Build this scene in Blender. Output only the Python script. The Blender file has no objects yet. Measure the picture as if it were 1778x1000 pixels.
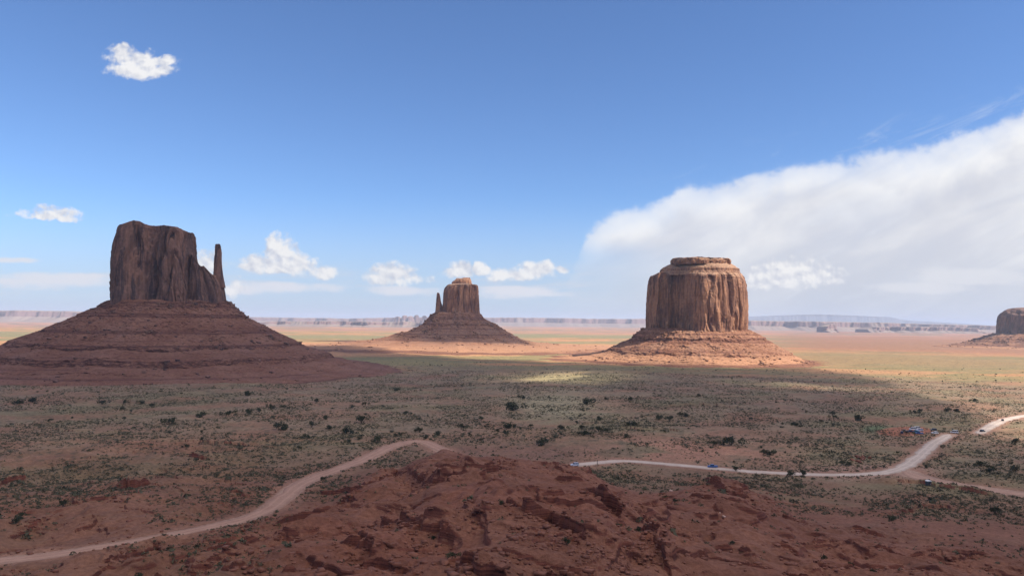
import bpy, bmesh, math, random
import numpy as np
from mathutils import Vector, Matrix

sc = bpy.context.scene
COL = sc.collection
random.seed(7)
rng = np.random.default_rng(11)
R = math.radians

# ------------------------------------------------------------------ camera
FPX, CX, CY = 1343.0, 889.0, 500.0
CAMZ = 80.0
PITCH, ROLL = R(2.49), R(0.61)
fw = np.array([0, math.cos(PITCH), math.sin(PITCH)])
r0 = np.array([1.0, 0, 0]); u0 = np.array([0, -math.sin(PITCH), math.cos(PITCH)])
rt = math.cos(ROLL) * r0 + math.sin(ROLL) * u0
up = -math.sin(ROLL) * r0 + math.cos(ROLL) * u0
cd = bpy.data.cameras.new('camera'); cam = bpy.data.objects.new('camera', cd); COL.objects.link(cam)
cd.sensor_width = 36; cd.lens = FPX / 1778 * 36; cd.clip_start = 0.5; cd.clip_end = 90000
cam.matrix_world = Matrix(((rt[0], up[0], -fw[0], 0), (rt[1], up[1], -fw[1], 0), (rt[2], up[2], -fw[2], CAMZ), (0, 0, 0, 1)))
sc.camera = cam


def ray(px, py):
    return fw + (px - CX) / FPX * rt - (py - CY) / FPX * up


def P(px, py, Y):
    d = ray(px, py); d = d / d[1] * Y
    return np.array([d[0], d[1], d[2] + CAMZ])


def proj(x, y, z):
    v0, v1, v2 = x, y, z - CAMZ
    a = v0 * rt[0] + v1 * rt[1] + v2 * rt[2]
    b = v0 * up[0] + v1 * up[1] + v2 * up[2]
    c = v0 * fw[0] + v1 * fw[1] + v2 * fw[2]
    c = np.where(c < 1, 1, c)
    return CX + FPX * a / c, CY - FPX * b / c


# ------------------------------------------------------------------ light
SUN_EL, SUN_AZ = R(45), R(108)          # azimuth clockwise from +Y (the view direction)
S = np.array([math.sin(SUN_AZ) * math.cos(SUN_EL), math.cos(SUN_AZ) * math.cos(SUN_EL), math.sin(SUN_EL)])
ld = bpy.data.lights.new('sun', 'SUN'); ld.energy = 4.8; ld.angle = R(0.5); ld.color = (1.0, 0.92, 0.82)
sun = bpy.data.objects.new('sun', ld); COL.objects.link(sun)
sun.rotation_euler = Vector(S).to_track_quat('Z', 'Y').to_euler(); sun.location = (0, 0, 500)
sc.view_settings.view_transform = 'Standard'; sc.view_settings.look = 'None'
sc.view_settings.exposure = 0.6; sc.view_settings.gamma = 1; sc.view_settings.use_curve_mapping = False
sc.cycles.max_bounces = 6; sc.cycles.diffuse_bounces = 3; sc.cycles.volume_bounces = 1
sc.cycles.transparent_max_bounces = 12


# ------------------------------------------------------------------ node expression helper
class E:
    def __init__(s, nt, v): s.nt, s.v = nt, v

    def _m(s, op, *a, clamp=False):
        n = s.nt.nodes.new('ShaderNodeMath'); n.operation = op; n.use_clamp = clamp
        for i, q in enumerate((s,) + a):
            q = q.v if isinstance(q, E) else q
            if isinstance(q, (int, float)): n.inputs[i].default_value = q
            else: s.nt.links.new(q, n.inputs[i])
        return E(s.nt, n.outputs[0])
    def __add__(s, o): return s._m('ADD', o)
    __radd__ = __add__
    def __sub__(s, o): return s._m('SUBTRACT', o)
    def __rsub__(s, o): return E(s.nt, o)._m('SUBTRACT', s)
    def __mul__(s, o): return s._m('MULTIPLY', o)
    __rmul__ = __mul__
    def __truediv__(s, o): return s._m('DIVIDE', o)
    def max(s, o): return s._m('MAXIMUM', o)
    def min(s, o): return s._m('MINIMUM', o)
    def smax(s, o, k): return s._m('SMOOTH_MAX', o, k)
    def abs(s): return s._m('ABSOLUTE')
    def pow(s, o): return s._m('POWER', o)
    def clamp(s): return s._m('ADD', 0.0, clamp=True)

    def ss(s, a, b):
        n = s.nt.nodes.new('ShaderNodeMapRange'); n.interpolation_type = 'SMOOTHSTEP'
        s.nt.links.new(s.v, n.inputs[0])
        lo, hi, t0, t1 = (a, b, 0.0, 1.0) if a < b else (b, a, 1.0, 0.0)
        for i, q in enumerate((lo, hi, t0, t1)): n.inputs[i + 1].default_value = q
        return E(s.nt, n.outputs[0])


def vec(nt, x, y, z):
    n = nt.nodes.new('ShaderNodeCombineXYZ')
    for i, q in enumerate((x, y, z)):
        q = q.v if isinstance(q, E) else q
        if isinstance(q, (int, float)): n.inputs[i].default_value = q
        else: nt.links.new(q, n.inputs[i])
    return n.outputs[0]


EXPF = 1 / 2 ** 0.6


def K(r, g, b): return (r * EXPF, g * EXPF, b * EXPF)


def noise(nt, v, scale=1.0, detail=4, rough=0.55, dist=0.0, lac=2.0):
    n = nt.nodes.new('ShaderNodeTexNoise'); nt.links.new(v, n.inputs['Vector'])
    n.inputs['Scale'].default_value = scale; n.inputs['Detail'].default_value = detail
    n.inputs['Roughness'].default_value = rough; n.inputs['Distortion'].default_value = dist
    n.inputs['Lacunarity'].default_value = lac
    return E(nt, n.outputs['Fac'])


def mixc(nt, f, a, b, mode='MIX'):
    n = nt.nodes.new('ShaderNodeMix'); n.data_type = 'RGBA'; n.blend_type = mode
    for idx, q in ((0, f), (6, a), (7, b)):
        q = q.v if isinstance(q, E) else q
        if isinstance(q, (int, float)): n.inputs[idx].default_value = q
        elif isinstance(q, tuple): n.inputs[idx].default_value = (*q, 1) if len(q) == 3 else q
        else: nt.links.new(q, n.inputs[idx])
    return n.outputs[2]


# ------------------------------------------------------------------ world: sky and clouds by direction
w = bpy.data.worlds.new('World'); sc.world = w; w.use_nodes = True
nt = w.node_tree; nt.nodes.clear()
sky = nt.nodes.new('ShaderNodeTexSky'); sky.sky_type = 'NISHITA'; sky.sun_disc = False
sky.sun_elevation = SUN_EL; sky.sun_rotation = SUN_AZ; sky.altitude = 1700
sky.air_density = 1.0; sky.dust_density = 0.25; sky.ozone_density = 2.5
SKYS = 0.10
tc = nt.nodes.new('ShaderNodeTexCoord')
sx = nt.nodes.new('ShaderNodeSeparateXYZ'); nt.links.new(tc.outputs['Generated'], sx.inputs[0])
dx, dy, dz = (E(nt, o) for o in sx.outputs)
yy = dy.max(0.05)
U, V = dx / yy, dz / yy
front = dy.ss(0.05, 0.25)


def uv(px, py):
    d = ray(px, py); return d[0] / d[1], d[2] / d[1]


p3 = vec(nt, U, V, 0.3)
wa = noise(nt, p3, 14, 6, 0.62); wb = noise(nt, vec(nt, U, V, 5.7), 14, 6, 0.62)
wc = noise(nt, vec(nt, U, V, 2.2), 55, 5, 0.6)
Uw = U + (wa - 0.5) * 0.030 ; Vw = V + (wb - 0.5) * 0.022
def vor(nt, v, scale):
    n = nt.nodes.new('ShaderNodeTexVoronoi'); n.feature = 'SMOOTH_F1'; n.inputs['Smoothness'].default_value = 0.35
    n.inputs['Scale'].default_value = scale; nt.links.new(v, n.inputs['Vector']); return E(nt, n.outputs['Distance'])


Ub, Vb = U + (wc - 0.5) * 0.02 + (wa - 0.5) * 0.03, V + (wb - 0.5) * 0.03 + (wc - 0.5) * 0.012
bA = vor(nt, vec(nt, Ub, Vb * 1.25, 0.5), 15); bB = vor(nt, vec(nt, Ub, Vb * 1.2, 0.9), 62)
bA2 = vor(nt, vec(nt, Ub + 0.006, Vb * 1.25 + 0.012, 0.5), 15); bB2 = vor(nt, vec(nt, Ub + 0.002, Vb * 1.2 + 0.0035, 0.9), 62)
# cumulus puffs: px, py of the centre, half width, half height above, half height below
PUFFS = [
    (212, 90, 22, 13, 9), (230, 104, 42, 17, 14), (247, 123, 52, 22, 16), (282, 108, 26, 12, 12), (214, 118, 28, 16, 16),
    (85, 376, 48, 16, 7), (70, 378, 30, 9, 6), (112, 378, 24, 8, 6),
    (492, 447, 25, 36, 24), (455, 464, 42, 18, 11), (515, 463, 34, 22, 18), (560, 472, 26, 12, 14), (428, 464, 20, 8, 8), (487, 465, 58, 12, 10),
    (680, 478, 34, 20, 12), (662, 486, 28, 14, 12), (712, 486, 34, 10, 12),
    (800, 468, 22, 14, 12), (790, 474, 30, 9, 10), (841, 468, 14, 10, 9), (880, 480, 24, 14, 10), (935, 470, 32, 14, 16), (905, 482, 32, 8, 8), (975,470,12,6,6),
    (1385, 478, 62, 26, 24), (1420, 486, 42, 16, 12), (1330, 485, 50, 20, 20), (1452, 490, 18, 8, 7),
    (358, 458, 26, 22, 24), (403, 500, 20, 16, 16),
]
fld = None
for (px, py, a, bu, bl) in PUFFS:
    cu, cv = uv(px, py)
    a *= 1.12; bu *= 1.12; bl *= 1.0
    q = (Uw - cu) * (FPX / a)
    vv = (Vw - cv)
    h = (vv * (FPX / bu)).max(vv * (-FPX / bl))
    f = 1.0 - (q * q + h * h)
    fld = f if fld is None else fld.smax(f, 0.25)
wf = noise(nt, vec(nt, U, V, 7.2), 120, 4, 0.65)
cum = (fld + (wa - 0.5) * 2.4 + (wc - 0.5) * 2.6 + (wf - 0.5) * 1.4 + (0.42 - bB) * 0.7).ss(-0.50, 0.75) * front
# relief of the puffs, lit from upper right behind
of = vec(nt, U + 0.004, V + 0.007, 0.3)
wa2 = noise(nt, of, 14, 6, 0.62); wc2 = noise(nt, vec(nt, U + 0.003, V + 0.004, 2.2), 55, 5, 0.6)
rel = ((wa - wa2) * 4.5 + (wc - wc2) * 1.3 + (bB2 - bB) * 1.6 + 0.68 + (fld - 0.4) * 0.10)
rel = rel.clamp()
cumc = mixc(nt, rel, K(0.62, 0.65, 0.75), K(0.95, 0.94, 0.94))

# the long anvil cloud on the right: below a rising edge
fc = nt.nodes.new('ShaderNodeFloatCurve')
edge = [(880, 560), (965, 520), (1004, 440), (1020, 402), (1040, 384), (1100, 360), (1165, 338), (1178, 326), (1250, 316), (1330, 300), (1400, 283), (1500, 268), (1580, 258), (1700, 222), (1778, 192), (1900, 150), (2200, 60)]
U0, U1, V0, V1 = -0.05, 1.1, 0.0, 0.45
pts = []
for (px, py) in edge:
    a, b = uv(px, py); pts.append(((a - U0) / (U1 - U0), (b - V0) / (V1 - V0)))
cm = fc.mapping.curves[0]
cm.points[0].location = (0, pts[0][1]); cm.points[1].location = (1, 1)
for a, b in pts:
    if 0 < a < 1: cm.points.new(a, b)
for p_ in cm.points: p_.handle_type = 'AUTO_CLAMPED'
fc.mapping.update()
Ue = U + (wa - 0.5) * 0.035 + (wc - 0.5) * 0.008
nt.links.new(((Ue - U0) / (U1 - U0)).clamp().v, fc.inputs['Value'])
edgev = E(nt, fc.outputs[0]) * (V1 - V0) + V0
rotU = U * 0.93 + V * 0.37; rotV = V * 0.93 - U * 0.37
streak = noise(nt, vec(nt, rotU * 2.6, rotV * 8, 1.0), 2.2, 7, 0.55, 0.5)
soft = noise(nt, vec(nt, rotU * 2, rotV * 4.5, 8.0), 3.0, 4, 0.5)
dd = edgev - V + (wb - 0.5) * 0.028 + (streak - 0.5) * 0.020 + (wc - 0.5) * 0.016 + (0.5 - bA) * 0.013 + (0.45 - bB) * 0.005
lu, _ = uv(985, 430)
_, va_ = uv(1000, 408); _, vb_ = uv(1000, 450)
upk = V.ss(vb_, va_)
lf_ = U + (wb - 0.5) * 0.06 + (wc - 0.5) * 0.02
leftfade = lf_.ss(lu + 0.0, lu + 0.03) * upk + lf_.ss(lu - 0.07, lu + 0.20) * (1.0 - upk)
anv = (dd.ss(-0.004, 0.012) * 0.62 + dd.ss(-0.012, 0.05) * 0.38) * leftfade * front
anv = anv * (0.93 + (streak - 0.5) * 0.25 + dd.ss(0.0, 0.05) * 0.05).clamp()
_, vb = uv(1400, 540); _, vt = uv(1400, 400)
low = V.ss(vt, vb)
anvc = mixc(nt, (streak * 0.55 + soft * 0.45 + (1.0 - dd.ss(0.0, 0.09)) * 0.16 + dd.ss(0.02, 0.12) * -0.06 + (bA2 - bA) * 0.30 * (1.0 - dd.ss(0.03, 0.14))).ss(0.33, 0.70), K(0.68, 0.70, 0.78), K(0.97, 0.97, 0.98))
anvc = mixc(nt, low * 0.65, anvc, K(0.545, 0.60, 0.71))
# thin wisps above the anvil edge and the low veil over the horizon
wis = noise(nt, vec(nt, rotU * 3.0, rotV * 16, 4.0), 2.6, 8, 0.66, 0.6)
wm = ((dd.ss(-0.055, -0.01)) * wis.ss(0.52, 0.78) * U.ss(0.12, 0.35) * front * 0.45)
_, vh = uv(889, 556); _, vm = uv(889, 440)
vn = noise(nt, vec(nt, U * 3.5, V * 26, 9.0), 2.4, 6, 0.6, 0.3)
_, v1 = uv(889, 520); _, v2 = uv(889, 488)
veil = (1.0 - ((V - v2 * 0.92).abs() * 32.0)).clamp() * vn.ss(0.44, 0.72) * 0.8 * front
_, vq = uv(889, 330)
hz = V.ss(vq, vh) * 0.80 + V.ss(v1, vh) * 0.08
# the grey bank left of the first butte
cu, cv = uv(60, 490)
bank = (1.0 - (((U - cu) * 7.5).pow(2) + ((V - cv) * 75).pow(2)) + (wa - 0.5) * 2.2 + (vn - 0.5) * 1.6).ss(-0.1, 0.9) * front * 0.85

lowc = None
for (px, py, a, b) in ((80, 488, 130, 17), (20, 452, 60, 6), (500, 500, 110, 11), (700, 505, 70, 11), (900, 508, 80, 12), (430, 502, 50, 10), (1690, 480, 110, 16), (1600, 500, 90, 10)):
    cu, cv = uv(px, py); f = 1.0 - (((U - cu) * (FPX / a)).pow(2) + ((V - cv) * (FPX / b)).pow(2))
    lowc = f if lowc is None else lowc.max(f)
lowc = (lowc + (wa - 0.5) * 2.0 + (vn - 0.5) * 2.2 + (wc - 0.5) * 1.2).ss(-0.35, 0.8) * front * 0.9
sm = nt.nodes.new('ShaderNodeMix'); sm.data_type = 'RGBA'; sm.blend_type = 'MULTIPLY'; sm.inputs[0].default_value = 1
nt.links.new(sky.outputs[0], sm.inputs[6]); sm.inputs[7].default_value = (SKYS * 0.73, SKYS * 0.865, SKYS * 1.07, 1)
c = sm.outputs[2]
c = mixc(nt, hz, c, K(0.49, 0.585, 0.76))
c = mixc(nt, veil, c, K(0.70, 0.73, 0.82))
c = mixc(nt, lowc, c, K(0.80, 0.81, 0.88))
c = mixc(nt, anv, c, anvc)
c = mixc(nt, lowc * anv * 0.8, c, K(0.80, 0.81, 0.86))
c = mixc(nt, wm, c, K(0.80, 0.84, 0.92))
c = mixc(nt, cum * 0.96, c, cumc)
# colour c is display-scaled radiance; the background strength stays at the sky's own value
dv = nt.nodes.new('ShaderNodeVectorMath'); dv.operation = 'SCALE'; dv.inputs['Scale'].default_value = 1 / SKYS
nt.links.new(c, dv.inputs[0])
bg = nt.nodes.new('ShaderNodeBackground'); nt.links.new(dv.outputs[0], bg.inputs[0]); bg.inputs[1].default_value = SKYS
wo = nt.nodes.new('ShaderNodeOutputWorld'); nt.links.new(bg.outputs[0], wo.inputs[0])

# ------------------------------------------------------------------ numpy noise
_p = np.random.default_rng(3).permutation(256); _p = np.concatenate([_p, _p, _p]).astype(np.int32)
_a = np.random.default_rng(4).random(256) * 2 * np.pi
GX, GY = np.cos(_a), np.sin(_a)
_g3 = np.random.default_rng(5).normal(size=(256, 3)); _g3 /= np.linalg.norm(_g3, axis=1)[:, None]


def pn2(x, y, seed=0):
    x = x + seed * 17.31; y = y + seed * 9.17
    xi = np.floor(x).astype(np.int64); yi = np.floor(y).astype(np.int64)
    xf = x - xi; yf = y - yi; xi &= 255; yi &= 255
    u = xf * xf * xf * (xf * (xf * 6 - 15) + 10); v = yf * yf * yf * (yf * (yf * 6 - 15) + 10)
    def g(i, j):
        h = _p[_p[xi + i] + yi + j] & 255
        return GX[h] * (xf - i) + GY[h] * (yf - j)
    a = g(0, 0); b = g(1, 0); c_ = g(0, 1); d = g(1, 1)
    a = a + u * (b - a); c_ = c_ + u * (d - c_)
    return (a + v * (c_ - a)) * 1.5


def pn3(x, y, z, seed=0):
    x = x + seed * 17.31; y = y + seed * 9.17; z = z + seed * 3.7
    xi = np.floor(x).astype(np.int64); yi = np.floor(y).astype(np.int64); zi = np.floor(z).astype(np.int64)
    xf = x - xi; yf = y - yi; zf = z - zi; xi &= 255; yi &= 255; zi &= 255
    f = lambda t: t * t * t * (t * (t * 6 - 15) + 10)
    u, v, w_ = f(xf), f(yf), f(zf)
    def g(i, j, k):
        h = _p[_p[_p[xi + i] + yi + j] + zi + k] & 255
        q = _g3[h]
        return q[..., 0] * (xf - i) + q[..., 1] * (yf - j) + q[..., 2] * (zf - k)
    l = lambda a, b, t: a + t * (b - a)
    return l(l(l(g(0, 0, 0), g(1, 0, 0), u), l(g(0, 1, 0), g(1, 1, 0), u), v), l(l(g(0, 0, 1), g(1, 0, 1), u), l(g(0, 1, 1), g(1, 1, 1), u), v), w_) * 1.5


def fb2(x, y, o=4, seed=0, gain=0.5):
    t = 0; a = 1
    for i in range(o):
        t = t + a * pn2(x, y, seed + i); x = x * 2.03; y = y * 2.03; a *= gain
    return t


def fb3(x, y, z, o=4, seed=0, gain=0.5):
    t = 0; a = 1
    for i in range(o):
        t = t + a * pn3(x, y, z, seed + i); x = x * 2.03; y = y * 2.03; z = z * 2.03; a *= gain
    return t


def ss(a, b, x):
    t = np.clip((x - a) / (b - a), 0, 1); return t * t * (3 - 2 * t)


# ------------------------------------------------------------------ terrain heights
PROF = {
    -500: [(0, 78), (20, 71), (60, 50), (150, 25), (230, 10), (300, 5), (450, 0.5), (600, 0)],
    0:    [(0, 78), (20, 71), (60, 50), (150, 25), (230, 10), (300, 5), (450, 0.5), (600, 0)],
    200:  [(0, 78), (20, 71), (60, 50), (150, 27), (200, 15), (240, 10), (300, 5.5), (450, 0.5), (600, 0)],
    420:  [(0, 78), (20, 71), (60, 51), (140, 33), (190, 27), (225, 16), (250, 10.5), (300, 6), (450, 0.5), (600, 0)],
    560:  [(0, 78), (20, 71), (60, 52), (140, 34), (200, 27), (250, 19), (275, 13), (310, 8), (350, 5), (450, 0.5), (600, 0)],
    690:  [(0, 78), (20, 71), (60, 53), (140, 35), (200, 28), (260, 22), (300, 20.5), (330, 14), (380, 7), (450, 1), (600, 0)],
    780:  [(0, 78), (20, 71), (60, 53), (130, 37), (200, 31), (260, 27), (310, 23.2), (345, 21.3), (385, 9), (430, 2), (500, 0)],
    870:  [(0, 78), (20, 71), (60, 54), (130, 38), (200, 34), (270, 28.5), (320, 23.8), (362, 11), (410, 2), (500, 0)],
    1000: [(0, 78), (20, 71), (60, 54), (130, 37), (200, 32), (260, 27), (298, 23.5), (325, 15), (370, 5), (420, 1), (500, 0)],
    1120: [(0, 78), (20, 71), (60, 53), (130, 36), (200, 28), (260, 20), (300, 13), (345, 6), (400, 1.5), (500, 0)],
    1250: [(0, 78), (20, 71), (60, 53), (130, 34), (200, 25), (260, 18), (300, 16.5), (325, 16), (350, 7), (400, 1), (500, 0)],
    1400: [(0, 78), (20, 71), (60, 52), (130, 32), (180, 24), (250, 14), (330, 6), (400, 1.2), (500, 0)],
    1600: [(0, 78), (20, 71), (60, 52), (130, 32), (180, 23), (260, 12), (340, 5.5), (400, 1.2), (500, 0)],
    1778: [(0, 78), (20, 71), (60, 52), (130, 32), (180, 22), (260, 11), (350, 4.5), (430, 1), (600, 0)],
    2300: [(0, 78), (20, 71), (60, 52), (130, 32), (180, 22), (260, 11), (350, 4), (450, 1), (600, 0)],
}
PK = sorted(PROF)


def hbase(x, y):
    x = np.asarray(x, float); y = np.asarray(y, float)
    r = np.hypot(x, y)
    b = CX + FPX * x / np.where(y > 1, y, 1)
    b = np.where(y > 1, b, np.where(x > 0, 2300, -500)); b = np.clip(b, -500, 2300)
    cols = [np.interp(r, *zip(*PROF[k])) for k in PK]
    out = np.zeros_like(r)
    for i in range(len(PK) - 1):
        m = (b >= PK[i]) & (b <= PK[i + 1])
        t = (b - PK[i]) / (PK[i + 1] - PK[i]); t = t * t * (3 - 2 * t)
        out = np.where(m, cols[i] * (1 - t) + cols[i + 1] * t, out)
    # behind the viewpoint the rim stays high
    k = ss(-80, 10, y)
    return out * k + 77 * (1 - k)


def G(px, py):
    """pixel of the photograph -> point on the base terrain"""
    d = ray(px, py); d = d / d[1]
    ys = np.geomspace(60, 30000, 6000)
    z = CAMZ + d[2] * ys; h = hbase(d[0] * ys, ys)
    i = int(np.argmax(z < h)); i = max(i, 1)
    a, b = z[i - 1] - h[i - 1], z[i] - h[i]
    Y = ys[i - 1] + (ys[i] - ys[i - 1]) * (a / (a - b) if a != b else 0)
    return np.array([d[0] * Y, Y])


def Gs(l): return np.array([G(*p) for p in l])


def polydist(x, y, pl, open_end=True):
    """unsigned distance, signed side (+ = left of the direction), distance past the ends"""
    best = np.full(x.shape, 1e9); bp = np.zeros(x.shape); side = np.zeros(x.shape); along = np.zeros(x.shape)
    acc = 0
    for (a, b) in zip(pl[:-1], pl[1:]):
        d = b - a; L = np.hypot(*d) + 1e-9; d = d / L
        rx, ry = x - a[0], y - a[1]
        t = rx * d[0] + ry * d[1]; tc_ = np.clip(t, 0, L)
        dist = np.hypot(rx - tc_ * d[0], ry - tc_ * d[1])
        s = d[0] * ry - d[1] * rx
        m = (dist < best - 1e-6) | ((np.abs(dist - best) <= 1e-6) & (np.abs(s) > bp))
        bp = np.where(m, np.abs(s), bp)
        best = np.where(m, dist, best); side = np.where(m, np.where(s > 0, 1.0, -1.0), side); along = np.where(m, acc + tc_, along)
        acc += L
    return best, side, along, acc


# ledges traced off the hill: outline, height, run of the riser, length of the back slope
LEDGES = [
    ([(598, 860), (640, 842), (691, 824), (723, 831), (749, 840), (792, 847)], 4.5, 9.0, 26),
    ([(640, 893), (680, 905), (724, 915), (767, 924), (810, 935)], 2.2, 1.2, 20),
    ([(536, 957), (576, 950), (630, 948), (641, 962), (680, 966), (734, 978)], 2.4, 1.2, 16),
    ([(774, 969), (820, 972), (864, 978), (882, 995)], 2.0, 1.2, 14),
    ([(868, 868), (900, 885), (914, 899), (954, 903), (982, 921), (1000, 934), (1018, 955)], 3.4, 1.5, 24),
    ([(993, 861), (1033, 874), (1062, 892), (1083, 910)], 3.8, 1.5, 26),
    ([(1083, 912), (1112, 921), (1132, 945), (1150, 966), (1166, 998)], 2.4, 1.6, 12),
    ([(1222, 826), (1232, 838), (1245, 847), (1267, 855), (1290, 862), (1312, 866)], 4.0, 1.6, 22),
    ([(1332, 888), (1350, 896), (1365, 904), (1382, 908), (1400, 905)], 2.6, 1.5, 14),
    ([(1325, 939), (1350, 950), (1375, 960), (1382, 982)], 1.8, 1.2, 14),
    ([(1468, 915), (1500, 921), (1545, 928)], 1.5, 1.4, 14),
    ([(1228, 905), (1246, 884), (1262, 893)], 1.6, 1.2, 14),
    ([(194, 852), (222, 846), (246, 840), (268, 835)], 5.0, 1.0, 18),
    ([(-30, 846), (10, 838), (52, 828)], 3.0, 1.2, 18),
    ([(305, 793), (340, 795), (374, 798)], 2.4, 1.2, 18),
    ([(325, 807), (350, 808), (378, 810)], 2.0, 1.2, 18),
    ([(0, 932), (40, 918), (90, 900)], 1.2, 1.0, 14),
    ([(137, 922), (160, 910), (180, 897)], 1.6, 1.0, 12),
    ([(1530, 846), (1560, 838), (1600, 842), (1640, 850), (1700, 862), (1760, 868)], 2.6, 5.0, 16),
    ([(1535, 898), (1600, 880), (1640, 878), (1660, 890)], 2.2, 4.0, 14),
    ([(950, 815), (985, 828), (1010, 826)], 1.4, 1.2, 14),
    ([(1010, 826), (1022, 824), (1032, 825)], 2.4, 1.0, 12),
    ([(822, 842), (842, 830), (862, 815), (868, 800)], 1.8, 2.0, 12),
    ([(488, 924), (510, 932), (524, 945)], 1.4, 1.0, 12),
    ([(735, 988), (790, 1000), (850, 1008)], 2.0, 1.2, 12),
    ([(945, 975), (985, 985), (1010, 1002)], 2.2, 1.2, 12),
    ([(590, 868), (612, 874), (640, 888)], 2.2, 2.0, 12),
    ([(1400, 1002), (1440, 985), (1500, 990), (1540, 1000)], 1.6, 1.2, 12),
    ([(1600, 960), (1650, 968), (1720, 964)], 1.5, 1.4, 12),
    ([(230, 772), (300, 766), (360, 770), (430, 776), (470, 774)], 1.6, 1.2, 14),
    ([(1060, 742), (1110, 748), (1160, 746), (1200, 752)], 1.6, 1.4, 14),
    ([(1150, 708), (1200, 702), (1260, 706), (1300, 712)], 2.0, 1.6, 16),
    ([(80, 740), (130, 748), (190, 744)], 1.4, 1.2, 14),
    ([(100, 868), (140, 878), (190, 872), (230, 882)], 1.2, 1.0, 12),
    ([(360, 862), (400, 858), (440, 866)], 1.2, 1.0, 12),
    ([(170, 1000), (215, 965), (260, 945), (300, 958)], 3.0, 6.0, 14),
]
LEDGES = [(Gs(l), a, b, c_) for l, a, b, c_ in LEDGES]

# roads
ROAD_NEAR = Gs([(-160, 992), (-60, 981), (0, 973), (100, 962), (230, 941), (330, 922), (420, 902), (462, 886), (492, 864), (520, 842), (556, 826), (610, 806), (650, 789), (686, 773), (735, 767)])
h0 = [np.array([CX * 0 + (px - CX) / FPX * Y, Y]) for px, Y in ((800, 455), (870, 432), (940, 425))]
ROAD_FAR = Gs([(985, 809), (1010, 806), (1040, 803), (1080, 800), (1130, 803), (1230, 812), (1330, 820), (1430, 824), (1520, 822), (1562, 813), (1590, 797), (1620, 771), (1648, 754)])
ROAD_OUT = Gs([(1698, 753), (1706, 748), (1718, 741), (1738, 731), (1765, 724), (1800, 719), (1880, 712)])
TRACK = Gs([(1568, 818), (1610, 832), (1680, 845), (1778, 858), (1900, 868)])


def smooth_pl(pl, n=6):
    out = []
    pl = [pl[0] * 2 - pl[1]] + list(pl) + [pl[-1] * 2 - pl[-2]]
    for i in range(1, len(pl) - 2):
        a, b, c_, d = pl[i - 1:i + 3]
        for k in range(n):
            t = k / n
            out.append(0.5 * ((2 * b) + (-a + c_) * t + (2 * a - 5 * b + 4 * c_ - d) * t * t + (-a + 3 * b - 3 * c_ + d) * t ** 3))
    out.append(pl[-2]); return np.array(out)


ROADS = [  # points, half width, name
    (smooth_pl(np.vstack([ROAD_NEAR, h0, ROAD_FAR]), 5), 4.6),
    (smooth_pl(ROAD_OUT, 6), 4.0),
    (smooth_pl(TRACK, 6), 7.0),
]


def near(x, y, pl, pad):
    return (x > pl[:, 0].min() - pad) & (x < pl[:, 0].max() + pad) & (y > pl[:, 1].min() - pad) & (y < pl[:, 1].max() + pad)


def road_dist(x, y):
    d = np.full(x.shape, 1e3)
    for pl, hw in ROADS:
        m = near(x, y, pl, 60)
        if m.any():
            q, *_ = polydist(x[m], y[m], pl)
            d[m] = np.minimum(d[m], q - hw)
    return d


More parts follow.
